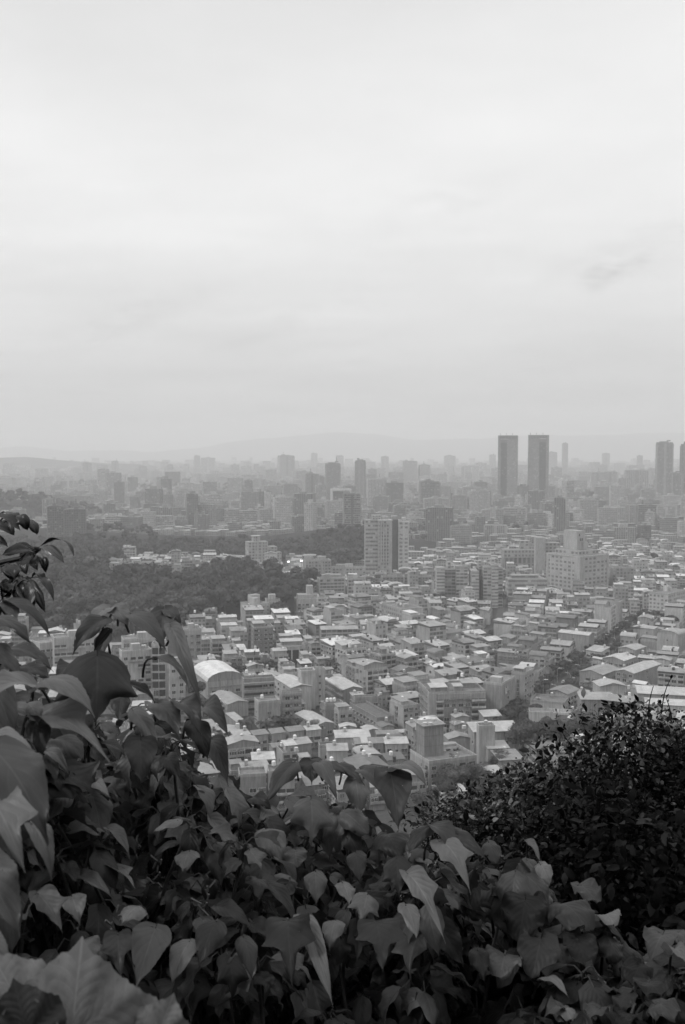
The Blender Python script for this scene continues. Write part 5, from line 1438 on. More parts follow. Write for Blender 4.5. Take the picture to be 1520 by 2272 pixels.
# ------------------------------------------------------------------ foreground plants
def leaf_material(name, lo, hi, nveins, spread, rough=.48, pucker=.5, spec=(.1, .4), power=2.2, under=1.6, clump=False, holes=False):
    def f(n, b):
        u, v, _ = uvs(n)
        s = n.m('ABSOLUTE', n.m('SUBTRACT', n.m('MULTIPLY', u, 2.0), 1.0))
        geo = n.node('ShaderNodeNewGeometry'); r = geo.outputs['Random Per Island']
        oi = n.node('ShaderNodeObjectInfo')
        mid = n.rng(s, .012, .05, 1, 0, True)
        ph = n.m('MULTIPLY', n.m('SUBTRACT', v, n.m('MULTIPLY', s, spread)), nveins)
        tri = n.m('PINGPONG', ph, .5)
        lat = n.m('MULTIPLY', n.rng(tri, .02, .075, 1, 0, True), n.rng(s, .55, .95, 1, 0))
        vein = n.m('MAXIMUM', n.m('MULTIPLY', mid, 2.2), n.m('MULTIPLY', lat, .8))
        blot = n.noise(n.comb(u, v, n.m('MULTIPLY', r, 37)), 4.0, 4, .6)
        own = n.m('FRACT', n.m('MULTIPLY', n.m('ADD', r, oi.outputs['Random']), 7.31))
        n.put(b.inputs['Specular IOR Level'], n.rng(n.m('POWER', own, 3.0), 0, 1, spec[0], spec[1]))
        base = n.m('MULTIPLY', n.rng(n.m('POWER', own, power), 0, 1, lo, hi), n.rng(blot, .3, .7, .8, 1.2))
        if clump: base = n.m('MULTIPLY', base, n.rng(n.noise(pos(n), 2.6, 2, .5), .36, .66, .3, 2.3))      # flushes of paler new growth, which also put highlights into the colour
        spot = n.rng(n.noise(n.comb(u, v, n.m('MULTIPLY', r, 91)), 11.0, 2, .5), .70, .76, 0, 1)
        base = n.m('MULTIPLY', base, n.m('SUBTRACT', 1.0, n.m('MULTIPLY', spot, .5)))
        col = n.m('MULTIPLY', base, n.m('ADD', 1.0, n.m('MULTIPLY', vein, .18)))
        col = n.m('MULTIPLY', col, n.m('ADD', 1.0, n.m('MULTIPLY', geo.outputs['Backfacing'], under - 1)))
        h = n.m('SUBTRACT', n.m('POWER', n.m('MULTIPLY', tri, 2.0), .6), n.m('MULTIPLY', mid, 1.0))
        h = n.m('ADD', h, n.m('MULTIPLY', n.noise(n.comb(u, v, r), 14, 3, .6), .5))
        bp = n.node('ShaderNodeBump'); bp.inputs['Strength'].default_value = pucker; bp.inputs['Distance'].default_value = .004
        n.put(bp.inputs['Height'], h); n.t.links.new(bp.outputs[0], b.inputs['Normal'])
        n.put(b.inputs['Roughness'], n.rng(blot, .3, .7, rough - .06, rough + .1))
        # thin leaves let a little light through
        tr = n.node('ShaderNodeBsdfTranslucent'); cc = n.node('ShaderNodeCombineColor')
        for i in range(3): n.put(cc.inputs[i], n.m('MULTIPLY', col, 1.3))
        n.t.links.new(cc.outputs[0], tr.inputs[0])
        mx = n.node('ShaderNodeMixShader'); mx.inputs[0].default_value = .22
        out = [q for q in n.t.nodes if q.type == 'OUTPUT_MATERIAL'][0]
        n.t.links.new(b.outputs[0], mx.inputs[1]); n.t.links.new(tr.outputs[0], mx.inputs[2]); n.t.links.new(mx.outputs[0], out.inputs[0])
        if holes:      # insects have eaten through some of the leaves
            eaten = n.m('MULTIPLY', n.m('GREATER_THAN', n.noise(n.comb(u, v, n.m('MULTIPLY', r, 53)), 7.0, 1.5, .5), .735), n.m('GREATER_THAN', n.m('FRACT', n.m('MULTIPLY', own, 13.7)), .45))
            tp = n.node('ShaderNodeBsdfTransparent'); m2 = n.node('ShaderNodeMixShader')
            n.t.links.new(eaten, m2.inputs[0]); n.t.links.new(mx.outputs[0], m2.inputs[1]); n.t.links.new(tp.outputs[0], m2.inputs[2]); n.t.links.new(m2.outputs[0], out.inputs[0])
        return col
    return material(name, f, rough, .42)
leaf_material('leaf_broad', .015, .115, 6, .42, .44, .14, (.2, .55), 1.5, holes=True)
leaf_material('leaf_lit', .085, .14, 7, .40, .5, .18, (.25, .4), 1.0)  # paler copy of leaf_broad: light on the leaf put into the colour
leaf_material('leaf_round', .009, .058, 5, .75, .45, .16, (.12, .45), 1.7, holes=True)
leaf_material('leaf_glossy', .004, .010, 9, .5, .28, .12, (.3, .7))
leaf_material('leaf_gourd', .105, .15, 5, .5, .6, .14, (.2, .3), 1.0)
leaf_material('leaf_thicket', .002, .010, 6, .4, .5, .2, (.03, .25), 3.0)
leaf_material('leaf_small', .003, .085, 6, .4, .36, .2, (.05, .8), 3.2, clump=True)
leaf_material('leaf_bush', .002, .040, 6, .4, .36, .2, (.03, .7), 3.6, clump=True)
material('stem', lambda n, b: n.rng(n.noise(pos(n), 60, 3, .6), .3, .7, .018, .05), .7, .3)
material('flower', lambda n, b: .45, .6)

def half_width(shape, t):
    if shape == 'ovate':    return sin(pi * t ** .62) ** .85 * (1 - .35 * t) * (1 if t < .82 else max(.06, 1 - (t - .82) * 4.5))
    if shape == 'lobed':
        w = sin(pi * t ** .62) ** .8 * (1 - .4 * t)
        if t > .36: w *= 1.0 + .42 * math.exp(-((t - .50) / .07) ** 2) - .36 * min(1, max(0, (t - .50) / .12))
        return w * (1 if t < .84 else max(.05, 1 - (t - .84) * 5.5))
    if shape == 'obovate':  return sin(pi * t ** 1.25) ** .9 * (1 if t < .93 else max(.1, 1 - (t - .93) * 9))
    if shape == 'elliptic': return sin(pi * t ** .9) ** .95
    if shape == 'round':    return max(0.0, sin(pi * (t * .93 + .07) ** .8)) ** .55
    return sin(pi * t)
def leaf_grid(shape, L, W, bend, fold, wave, phase, nt=11, ns=6, heart=.0, serr=0.0, curl=0.0):
    """one leaf along +y, upper side +z; returns vertices, uvs, faces"""
    V = []; UV = []; F = []
    ts = [i / nt for i in range(nt + 1)]
    if shape == 'lobed': ts = sorted(set(ts + [.485, .515, .545, .575]))
    y = z = 0.0; last = 0.0
    for t in ts:
        dt = t - last; ang = bend * ((t + last) / 2) ** 1.2 - .25 * bend
        y += L * dt * cos(ang); z -= L * dt * sin(ang); last = t
        w = W / 2 * half_width(shape, t) if 0 < t < 1 else W * .012
        for j in range(ns + 1):
            s = j / ns * 2 - 1; e = abs(s)
            wj = w * (1 + (serr * sin(t * 70 + s * 3) if e > .9 else 0))
            yy = y + (.09 * L * e * e * math.exp(-((t - .50) / .09) ** 2) if shape == 'lobed' else 0) - heart * L * e * e * math.exp(-(t / .13) ** 2) * 1.0
            zz = z + fold * w * e - curl * w * e ** 3 + wave * W * e * e * sin(2 * pi * 2.2 * t + phase + (1.3 if s > 0 else 0))
            V.append((s * wj * cos(fold * .6), yy, zz)); UV.append((j / ns, t))
    n_ = ns + 1
    for i in range(len(ts) - 1):
        for j in range(ns):
            a = i * n_ + j; F.append((a, a + 1, a + n_ + 1, a + n_))
    return np.array(V, np.float32), np.array(UV, np.float32), np.array(F, np.int64)
rl = random.Random(31); nr = np.random.default_rng(31)
def variants(shape, L, W, k, nt=11, ns=6, heart=(.0, .0), bend=(.3, 1.3), fold=(.05, .45), wave=(.01, .06), serr=0.0, curl=(0, .3)):
    return [leaf_grid(shape if isinstance(shape, str) else rl.choice(shape), L, W * rl.uniform(.85, 1.15), rl.uniform(*bend), rl.uniform(*fold), rl.uniform(*wave), rl.uniform(0, 6.28), nt, ns, rl.uniform(*heart), serr, rl.uniform(*curl)) for _ in range(k)]
LEAF = {
    'broad': variants(('ovate', 'lobed', 'lobed'), 1.0, .72, 20, 14, 8, (.04, .16), (.2, 1.7), (.0, .6), (.02, .13), .04, (-.15, .5)),
    'round': variants('round', 1.0, 1.05, 14, 12, 8, (.15, .3), (.1, 1.3), (-.2, .45), (.03, .13), .03, (-.2, .5)),
    'glossy': variants('obovate', 1.0, .34, 8, 12, 6, (0, 0), (.7, 1.9), (.15, .55), (.0, .03)),
    'small': variants('elliptic', 1.0, .5, 8, 4, 2, (0, 0), (.2, 1.4), (.1, .6), (0, .03)),
}
def frame_from(axis, normal, roll=0.0):
    a = axis / np.linalg.norm(axis)
    n = normal - a * (normal @ a)
    if np.linalg.norm(n) < 1e-4: n = np.cross(a, (1, 0, .1))
    n /= np.linalg.norm(n); x = np.cross(a, n)
    if roll:
        c, s = cos(roll), sin(roll); x, n = x * c + n * s, n * c - x * s
    return np.stack([x, a, n], 1)
class Leaves:
    def __init__(s, kind): s.kind = kind; s.items = []
    def add(s, p, axis, normal, size, roll=0.0):
        s.items.append((p, frame_from(np.asarray(axis, float), np.asarray(normal, float), roll), size))
    def data(s, name, mat, which=None):
        VV = []; UU = []; FF = []; k = 0
        for p, Rm, size in s.items:
            V, U, F = LEAF[s.kind][rl.randrange(len(LEAF[s.kind])) if which is None else which]
            VV.append((V * size) @ Rm.T + p); UU.append(U[F.ravel()]); FF.append(F + k); k += len(V)
        V = np.concatenate(VV).astype(np.float32); F = np.concatenate(FF); U = np.concatenate(UU).astype(np.float32)
        me = bpy.data.meshes.new(name)
        me.vertices.add(len(V)); me.vertices.foreach_set('co', V.ravel())
        me.loops.add(F.size); me.loops.foreach_set('vertex_index', F.ravel().astype(np.int32))
        me.polygons.add(len(F)); me.polygons.foreach_set('loop_start', np.arange(0, F.size, 4, dtype=np.int32))
        me.polygons.foreach_set('use_smooth', np.ones(len(F), bool))
        u = me.uv_layers.new(name='uv'); u.data.foreach_set('uv', U.ravel())
        me.materials.append(MAT[mat]); me.update(calc_edges=True)
        return me
    def build(s, name, mat, parent):
        return link(name, s.data(name, mat), parent) if s.items else None
def whorl(lv, st, node, up_, n, size, petiole=.45, droop=(.15, 1.15), jitter=.3):
    """a spray of leaves round a shoot tip: stalks spread outwards, blades hang from their ends"""
    up_ = up_ / np.linalg.norm(up_); t1 = np.cross(up_, (0, 1, .2)); t1 /= np.linalg.norm(t1); t2 = np.cross(up_, t1)
    ph = rl.uniform(0, 6.28)
    for i in range(n):
        a = ph + 2.4 * i + rl.uniform(-.3, .3)
        out = t1 * cos(a) + t2 * sin(a)
        sz = size * rl.uniform(.65, 1.2)
        pd = out * rl.uniform(.6, 1) + up_ * rl.uniform(.0, .7)
        q = node - up_ * size * .12 * i + pd / np.linalg.norm(pd) * sz * petiole * rl.uniform(.6, 1.3)
        d = rl.uniform(*droop)
        ax = out * cos(d) + np.array((0, 0, -1.0)) * sin(d) + nr.normal(size=3) * .12
        nm = np.array((0, 0, 1.0)) * cos(d) + out * sin(d) + nr.normal(size=3) * jitter
        lv.add(q, ax, nm, sz)
        st.tube([node - up_ * size * .12 * i, (node + q) / 2 + np.array((0, 0, .04)) * size * 2, q], .0022, .0014, 'stem', n=4)
def bent(p, q, sag=.15, k=6):
    p, q = np.asarray(p, float), np.asarray(q, float); L = np.linalg.norm(q - p)
    o = nr.normal(size=3) * L * .05
    return [p + (q - p) * t + (o + np.array((0, 0, sag * L))) * sin(pi * t) for t in np.linspace(0, 1, k)]

class Plant:
    def __init__(s, name, label, cat, px, dist, kind, mat, group=None):
        c = at(px, 1900, dist); z = terrain(c[0], c[1])
        s.base = np.array((c[0], c[1], z))
        s.root = empty(name, tuple(s.base), 0, label, cat, group)
        s.kind, s.mat = kind, mat
        s.leaves = Leaves(kind); s.stems = MB(); s.hubs = []
    def L(s, p): return np.asarray(p, float) - s.base
    def shoot(s, px, py, dist, n, size, **k):
        q = s.L(at(px, py, dist))
        hub = q * .55 + np.array((rl.uniform(-.15, .15), rl.uniform(-.15, .25), -.05))
        s.stems.tube(bent(hub, q, .06), .007, .0035, 'stem', n=5)
        s.stems.tube(bent((rl.uniform(-.1, .1), rl.uniform(-.1, .1), -.05), hub, .05), .014, .007, 'stem', n=5)
        d = q - hub; d = d / np.linalg.norm(d) + np.array((0, 0, .9))
        whorl(s.leaves, s.stems, q, d, n, size, **k)
        for f in (.25, .5):      # older leaves lower on the shoot
            w_ = q + (hub - q) * f + np.array((0, 0, .06 * np.linalg.norm(hub - q))) * sin(pi * f)
            whorl(s.leaves, s.stems, w_, d, rl.randint(2, 4), size * rl.uniform(.8, 1.1), **k)
    def hero(s, bx, by, tx, ty, d0, d1, width, shape='ovate', mat=None, bend=.7, fold=.25, wave=.03, roll=0.0, face=.55, heart=.08, serr=.015, curl=.1, stalk=None):
        """one of the large leaves the photograph shows singly: stalk end, tip, width in photo pixels"""
        p, q = at(bx, by, d0), at(tx, ty, d1)
        L = np.linalg.norm(q - p) * (1 + abs(bend) * .05); Wd = width / FPX * (d0 + d1) / 2
        bend = bend * 1.55 + rl.uniform(0, .35); face = face * rl.uniform(.4, .95)
        V, U, F = leaf_grid(shape, L, Wd, bend, fold + rl.uniform(-.1, .15), wave * rl.uniform(1.2, 2.6), rl.uniform(0, 6.28), 22, 12, heart, serr + .015, rl.uniform(-.25, .5))
        sx = V[:, 0] / (Wd / 2)         # a lazy twist and pleats along the side veins
        V[:, 2] += Wd * (.05 * np.sin(3.1 * U[:, 1] + rl.uniform(0, 6)) * sx + .007 * np.cos(2 * pi * 6 * (U[:, 1] - .42 * np.abs(sx))) * np.minimum(1, np.abs(sx) * 3))
        tocam = np.array((0, 0, CAMH)) - (p + q) / 2; tocam /= np.linalg.norm(tocam)
        nm = tocam * face + np.array((0, 0, 1.0)) * (1 - face)
        M = frame_from(q - p, nm, roll)
        chord = V[len(V) - 7]; tilt = atan2(chord[2], chord[1])      # line the chord up with the stalk-tip direction
        c, s_ = cos(-tilt), sin(-tilt)
        V = np.stack([V[:, 0], V[:, 1] * c - V[:, 2] * s_, V[:, 1] * s_ + V[:, 2] * c], 1)
        me = bpy.data.meshes.new('leaf')
        me.from_pydata(((V) @ M.T + s.L(p)).tolist(), [], F.tolist())
        me.polygons.foreach_set('use_smooth', [True] * len(F))
        u = me.uv_layers.new(name='uv'); u.data.foreach_set('uv', U[F.ravel()].ravel())
        me.materials.append(MAT[mat or s.mat]); me.update()
        link('leaf', me, s.root)
        if stalk is None: stalk = (bx + (bx - tx) * .18 + rl.uniform(-25, 25), by + 40, d0 + .12)
        s.stems.tube(bent(s.L(at(*stalk)), s.L(p), .1), .003, .0022, 'stem', n=5)
    def done(s):
        o = s.leaves.build('foliage', s.mat, s.root)
        if s.stems.f: s.stems.build('stem', s.root, True)

SHRUBS = {}
def plant(key, *a): SHRUBS[key] = Plant(*a); return SHRUBS[key]
big = plant('big', 'large_leaved_shrub', 'nearest shrub with large pale lit leaves at the frame edge', 'shrub', 60, 1.75, 'broad', 'leaf_broad')
arch = plant('arch', 'broad_leaved_shrub', 'shrub with tall arching shoots rising before the white apartments', 'shrub', 330, 2.3, 'broad', 'leaf_broad')
mid = plant('mid', 'broad_leaved_shrub', 'shrub whose drooping leaf umbrella stands before the row houses', 'shrub', 700, 2.8, 'broad', 'leaf_broad')
lob = plant('lob', 'broad_leaved_shrub', 'shrub with pointed lobed leaves catching light beside the creeper', 'shrub', 930, 2.5, 'broad', 'leaf_broad')
low = plant('low', 'broad_leaved_shrub', 'low shaded shrub with heart-shaped leaves along the bottom', 'shrub', 430, 2.0, 'broad', 'leaf_broad')
rnd_ = plant('round', 'round_leaved_vine', 'vine with round ribbed leaves spilling down below the dark bush', 'vine', 1230, 2.6, 'round', 'leaf_round')
rnd2 = plant('round2', 'round_leaved_vine', 'scattered round-leaved vine in the bottom corner under the dark bush', 'vine', 1430, 2.3, 'round', 'leaf_round')
gourd = plant('gourd', 'gourd_vine', 'pale gourd-like vine with big scalloped leaves at the bottom edge', 'vine', 130, 1.5, 'round', 'leaf_gourd')
glo = plant('glo', 'glossy_tree', 'small tree with dark glossy hanging leaves reaching in from the edge', 'tree', -150, 3.0, 'glossy', 'leaf_glossy')

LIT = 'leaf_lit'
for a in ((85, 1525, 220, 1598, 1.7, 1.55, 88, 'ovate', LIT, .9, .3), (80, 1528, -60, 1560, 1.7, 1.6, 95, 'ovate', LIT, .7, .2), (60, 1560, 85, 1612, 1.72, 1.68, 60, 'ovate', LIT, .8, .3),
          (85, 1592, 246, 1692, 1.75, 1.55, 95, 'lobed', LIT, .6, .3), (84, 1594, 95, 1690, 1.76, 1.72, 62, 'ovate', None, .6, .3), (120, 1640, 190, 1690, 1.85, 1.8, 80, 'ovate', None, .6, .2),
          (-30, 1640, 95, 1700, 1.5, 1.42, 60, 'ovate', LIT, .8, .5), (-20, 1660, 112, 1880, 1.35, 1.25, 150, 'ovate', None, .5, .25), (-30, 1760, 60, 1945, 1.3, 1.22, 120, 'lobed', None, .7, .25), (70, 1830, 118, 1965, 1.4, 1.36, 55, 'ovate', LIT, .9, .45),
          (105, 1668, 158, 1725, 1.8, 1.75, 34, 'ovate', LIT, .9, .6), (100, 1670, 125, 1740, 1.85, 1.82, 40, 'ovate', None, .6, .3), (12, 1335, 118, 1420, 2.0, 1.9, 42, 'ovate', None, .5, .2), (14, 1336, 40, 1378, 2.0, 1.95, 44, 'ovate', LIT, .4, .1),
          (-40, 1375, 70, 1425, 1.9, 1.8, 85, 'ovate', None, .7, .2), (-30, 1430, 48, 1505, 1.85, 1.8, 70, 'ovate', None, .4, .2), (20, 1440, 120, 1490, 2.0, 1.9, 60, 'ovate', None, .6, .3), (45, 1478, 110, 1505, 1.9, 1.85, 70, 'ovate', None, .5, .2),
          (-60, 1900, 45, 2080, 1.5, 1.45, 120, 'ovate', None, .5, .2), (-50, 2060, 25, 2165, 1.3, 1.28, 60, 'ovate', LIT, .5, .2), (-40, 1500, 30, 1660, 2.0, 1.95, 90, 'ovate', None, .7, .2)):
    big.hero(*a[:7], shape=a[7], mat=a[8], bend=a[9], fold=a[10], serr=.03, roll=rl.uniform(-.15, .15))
for a in ((236, 1372, 158, 1455, 2.3, 2.25, 62, 'ovate', .8, .3), (246, 1348, 196, 1400, 2.35, 2.3, 48, 'ovate', .7, .2), (246, 1348, 285, 1392, 2.35, 2.3, 60, 'ovate', .6, .15), (290, 1362, 372, 1448, 2.3, 2.2, 58, 'ovate', .6, .2), (243, 1398, 205, 1458, 2.3, 2.28, 26, 'ovate', .5, .6),
          (238, 1410, 215, 1475, 2.35, 2.32, 40, 'ovate', .5, .2), (365, 1352, 357, 1450, 2.4, 2.35, 66, 'lobed', .5, .15), (368, 1350, 405, 1388, 2.4, 2.36, 36, 'ovate', .7, .2), (380, 1392, 455, 1585, 2.3, 2.15, 46, 'ovate', .9, .55), (347, 1462, 425, 1535, 2.25, 2.15, 34, 'ovate', .7, .6),
          (216, 1455, 212, 1612, 2.1, 2.02, 165, 'lobed', .35, .08), (165, 1480, 120, 1510, 2.2, 2.15, 60, 'ovate', .5, .3), (312, 1642, 314, 1745, 2.1, 2.05, 80, 'ovate', .5, .15), (296, 1578, 352, 1668, 2.15, 2.1, 50, 'ovate', .6, .4), (400, 1560, 452, 1640, 2.3, 2.2, 70, 'ovate', .8, .3),
          (452, 1570, 512, 1640, 2.4, 2.3, 60, 'ovate', .9, .35), (470, 1640, 508, 1750, 2.4, 2.3, 56, 'ovate', .6, .2), (430, 1600, 462, 1690, 2.35, 2.3, 62, 'ovate', .7, .2), (285, 1520, 345, 1560, 2.3, 2.25, 40, 'ovate', .6, .3), (270, 1545, 262, 1600, 2.3, 2.25, 50, 'ovate', .5, .2), (350, 1560, 400, 1640, 2.3, 2.2, 70, 'ovate', .6, .2), (370, 1680, 400, 1730, 2.2, 2.15, 50, 'ovate', .6, .3)):
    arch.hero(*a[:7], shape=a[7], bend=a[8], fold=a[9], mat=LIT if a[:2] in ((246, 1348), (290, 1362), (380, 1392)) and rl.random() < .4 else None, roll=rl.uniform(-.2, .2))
for a in ((655, 1692, 590, 1785, 2.8, 2.7, 56, 'ovate', .5, .3), (690, 1688, 692, 1742, 2.75, 2.7, 62, 'ovate', .5, .15), (705, 1690, 752, 1785, 2.75, 2.6, 46, 'ovate', .8, .35), (722, 1692, 768, 1718, 2.8, 2.75, 36, 'ovate', .5, .2), (748, 1700, 812, 1745, 2.85, 2.75, 40, 'ovate', .6, .3),
          (800, 1708, 866, 1795, 2.7, 2.6, 48, 'ovate', .9, .55), (866, 1712, 884, 1842, 2.6, 2.5, 92, 'ovate', .5, .1), (872, 1712, 958, 1752, 2.6, 2.5, 52, 'ovate', 1.1, .2), (690, 1775, 690, 1880, 2.6, 2.5, 92, 'lobed', .5, .12), (788, 1722, 798, 1810, 2.8, 2.7, 66, 'ovate', .5, .15),
          (600, 1790, 570, 1830, 2.7, 2.65, 60, 'ovate', .6, .2), (560, 1770, 606, 1800, 2.7, 2.65, 44, 'ovate', .9, .2), (640, 1775, 700, 1860, 2.65, 2.6, 40, 'ovate', .7, .3), (760, 1800, 815, 1850, 2.7, 2.65, 56, 'round', .5, .1), (655, 1885, 660, 1925, 2.5, 2.48, 50, 'round', .4, .1), (590, 1840, 625, 1920, 2.5, 2.45, 76, 'ovate', .5, .15),
          (480, 1872, 492, 1968, 2.3, 2.25, 66, 'ovate', .5, .2), (700, 1935, 702, 2010, 2.35, 2.3, 56, 'ovate', .6, .2), (790, 1892, 800, 1965, 2.5, 2.45, 48, 'ovate', .6, .2), (640, 1960, 610, 2020, 2.3, 2.28, 60, 'ovate', .5, .2)):
    mid.hero(*a[:7], shape=a[7], bend=a[8], fold=a[9], roll=rl.uniform(-.2, .2), mat=LIT if a[:2] in ((872, 1712), (655, 1885)) else None)
for a in ((958, 1832, 1016, 1925, 2.5, 2.4, 62, 'ovate', .7, .3), (975, 1868, 1048, 1992, 2.45, 2.3, 72, 'lobed', .7, .4), (905, 1940, 992, 2100, 2.3, 2.15, 58, 'lobed', .7, .5), (880, 1905, 886, 1995, 2.4, 2.35, 66, 'lobed', .5, .2), (950, 1835, 905, 1900, 2.5, 2.45, 52, 'ovate', .6, .2), (990, 1845, 1090, 1918, 2.5, 2.4, 46, 'ovate', .8, .35),
          (640, 2042, 648, 2192, 2.1, 2.0, 106, 'lobed', .45, .12), (668, 2040, 742, 2245, 2.15, 2.0, 56, 'ovate', .8, .4), (745, 2042, 730, 2110, 2.2, 2.15, 54, 'ovate', .5, .1), (835, 2045, 850, 2160, 2.2, 2.1, 100, 'lobed', .5, .1), (815, 1985, 800, 2050, 2.25, 2.2, 66, 'lobed', .5, .1), (900, 2010, 925, 2090, 2.3, 2.2, 50, 'ovate', .6, .2), (860, 1850, 890, 1905, 2.6, 2.5, 90, 'ovate', .4, .1), (760, 1960, 776, 2010, 2.4, 2.35, 50, 'ovate', .5, .2), (590, 1960, 660, 2060, 2.3, 2.2, 46, 'ovate', .6, .3)):
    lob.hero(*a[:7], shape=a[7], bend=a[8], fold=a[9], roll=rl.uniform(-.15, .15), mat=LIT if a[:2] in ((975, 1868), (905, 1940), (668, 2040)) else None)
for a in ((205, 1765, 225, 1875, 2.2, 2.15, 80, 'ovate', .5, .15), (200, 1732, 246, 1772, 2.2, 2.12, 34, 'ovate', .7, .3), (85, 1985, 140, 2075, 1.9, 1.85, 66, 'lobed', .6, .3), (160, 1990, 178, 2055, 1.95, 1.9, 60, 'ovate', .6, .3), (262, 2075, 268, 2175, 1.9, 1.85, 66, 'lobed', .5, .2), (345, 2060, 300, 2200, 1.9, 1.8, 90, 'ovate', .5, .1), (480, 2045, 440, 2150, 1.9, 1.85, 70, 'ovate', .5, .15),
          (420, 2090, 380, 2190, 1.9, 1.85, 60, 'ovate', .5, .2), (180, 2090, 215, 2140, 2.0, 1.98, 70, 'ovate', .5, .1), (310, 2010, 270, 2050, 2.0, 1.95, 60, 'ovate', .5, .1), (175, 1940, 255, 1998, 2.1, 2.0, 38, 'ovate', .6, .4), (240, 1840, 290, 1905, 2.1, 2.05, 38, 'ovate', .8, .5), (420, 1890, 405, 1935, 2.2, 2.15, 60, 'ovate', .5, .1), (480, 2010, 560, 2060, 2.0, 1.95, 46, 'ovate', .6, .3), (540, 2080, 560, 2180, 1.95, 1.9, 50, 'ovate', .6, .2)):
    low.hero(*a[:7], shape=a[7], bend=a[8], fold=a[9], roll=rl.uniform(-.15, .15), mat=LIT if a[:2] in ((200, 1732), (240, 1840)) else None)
for a in ((1165, 2000, 1150, 2090, 2.4, 2.35, 108, 'round', .4, .05), (1120, 2120, 1110, 2170, 2.35, 2.3, 90, 'round', .4, .1), (1200, 2085, 1180, 2170, 2.35, 2.3, 100, 'round', .5, .1), (1245, 2005, 1300, 2060, 2.5, 2.4, 110, 'round', .5, .05), (1290, 1965, 1325, 2005, 2.6, 2.55, 62, 'round', .5, .1),
          (1335, 2035, 1362, 2050, 2.6, 2.5, 70, 'round', .4, 0), (1170, 1910, 1178, 1950, 2.6, 2.55, 50, 'round', .4, .1), (1085, 1870, 1100, 1915, 2.7, 2.6, 46, 'round', .4, .1), (1130, 1935, 1125, 1975, 2.6, 2.5, 46, 'round', .4, .1), (1200, 1920, 1222, 1965, 2.55, 2.5, 40, 'round', .9, .3), (1280, 2085, 1300, 2150, 2.4, 2.35, 80, 'round', .5, .1), (1240, 2100, 1250, 2150, 2.4, 2.35, 60, 'ovate', .4, .1),
          (1170, 1870, 1200, 1915, 2.6, 2.55, 26, 'ovate', .8, .6), (1180, 1985, 1215, 2040, 2.5, 2.45, 52, 'ovate', .6, .2), (1205, 2175, 1265, 2215, 2.3, 2.2, 40, 'ovate', .7, .3), (1060, 2110, 1075, 2180, 2.3, 2.25, 56, 'ovate', .5, .2)):
    rnd_.hero(*a[:6], a[6] * .85, shape=a[7], bend=a[8], fold=a[9], heart=.24, wave=.05, roll=rl.uniform(-.2, .2), mat=LIT if a[:2] in ((1200, 1920), (1205, 2175), (1335, 2035), (1170, 1870)) else None)
for a in ((1470, 2075, 1445, 2130, 2.3, 2.2, 64, 'round', .5, .1), (1440, 2180, 1470, 2215, 2.1, 2.05, 66, 'round', .5, .05), (1455, 2230, 1500, 2265, 2.0, 1.95, 60, 'round', .7, .1), (1245, 2235, 1205, 2262, 2.0, 1.95, 40, 'ovate', .8, .3), (1248, 2236, 1270, 2266, 2.0, 1.95, 46, 'ovate', .3, .1), (1490, 2120, 1530, 2150, 2.2, 2.1, 50, 'ovate', .8, .4), (1420, 2140, 1400, 2190, 2.2, 2.15, 60, 'round', .4, .1), (1505, 2070, 1530, 2100, 2.4, 2.35, 40, 'round', .6, .1),
          (1330, 2240, 1310, 2262, 2.1, 2.05, 50, 'round', .5, .1), (1400, 2250, 1380, 2275, 2.1, 2.05, 56, 'round', .5, .1)):
    rnd2.hero(*a[:7], shape=a[7], bend=a[8], fold=a[9], heart=.2, wave=.05, roll=rl.uniform(-.2, .2), mat=LIT if a[:2] in ((1248, 2236), (1490, 2120)) else None)
for a in ((2, 1140, 42, 1170, 2.9, 2.8, 30, .6), (-40, 1150, 50, 1180, 2.8, 2.75, 34, .9), (-30, 1165, 28, 1185, 2.7, 2.65, 26, .6), (40, 1145, 64, 1180, 2.8, 2.75, 28, 1.2), (62, 1155, 84, 1190, 2.8, 2.75, 22, 1.2), (20, 1150, 60, 1172, 2.85, 2.8, 24, .8), (10, 1160, 32, 1188, 2.75, 2.7, 22, .8),
          (82, 1222, 20, 1215, 2.7, 2.7, 22, 1.0), (84, 1218, 145, 1250, 2.7, 2.6, 26, .9), (86, 1215, 172, 1236, 2.7, 2.6, 22, 1.0), (80, 1228, 0, 1232, 2.7, 2.65, 30, .9), (78, 1232, 56, 1275, 2.65, 2.6, 40, .8), (76, 1236, 84, 1266, 2.7, 2.65, 26, .7), (92, 1238, 104, 1276, 2.7, 2.65, 20, 1.4), (20, 1250, 32, 1285, 2.6, 2.55, 40, .6), (-30, 1200, 20, 1215, 2.7, 2.65, 24, .6), (-40, 1265, 30, 1282, 2.6, 2.55, 30, .6),
          (45, 1278, 60, 1345, 2.6, 2.5, 26, .5), (60, 1282, 102, 1362, 2.6, 2.5, 24, .6), (68, 1284, 122, 1336, 2.6, 2.5, 22, .8), (50, 1280, 78, 1350, 2.55, 2.5, 26, .6), (40, 1285, 40, 1335, 2.6, 2.55, 24, .5), (70, 1282, 100, 1296, 2.65, 2.6, 22, 1.2), (30, 1290, 8, 1325, 2.6, 2.55, 30, .6), (-10, 1290, 10, 1345, 2.6, 2.55, 34, .6), (-30, 1300, 30, 1322, 2.6, 2.55, 34, .6), (62, 1290, 64, 1352, 2.5, 2.45, 24, .4)):
    glo.hero(*a[:7], shape='obovate', bend=a[7], fold=.35, heart=0, serr=0, face=.35, roll=rl.uniform(-.5, .5), stalk=(min(a[0], 70) - 25, a[1] + 12, a[4] + .05))
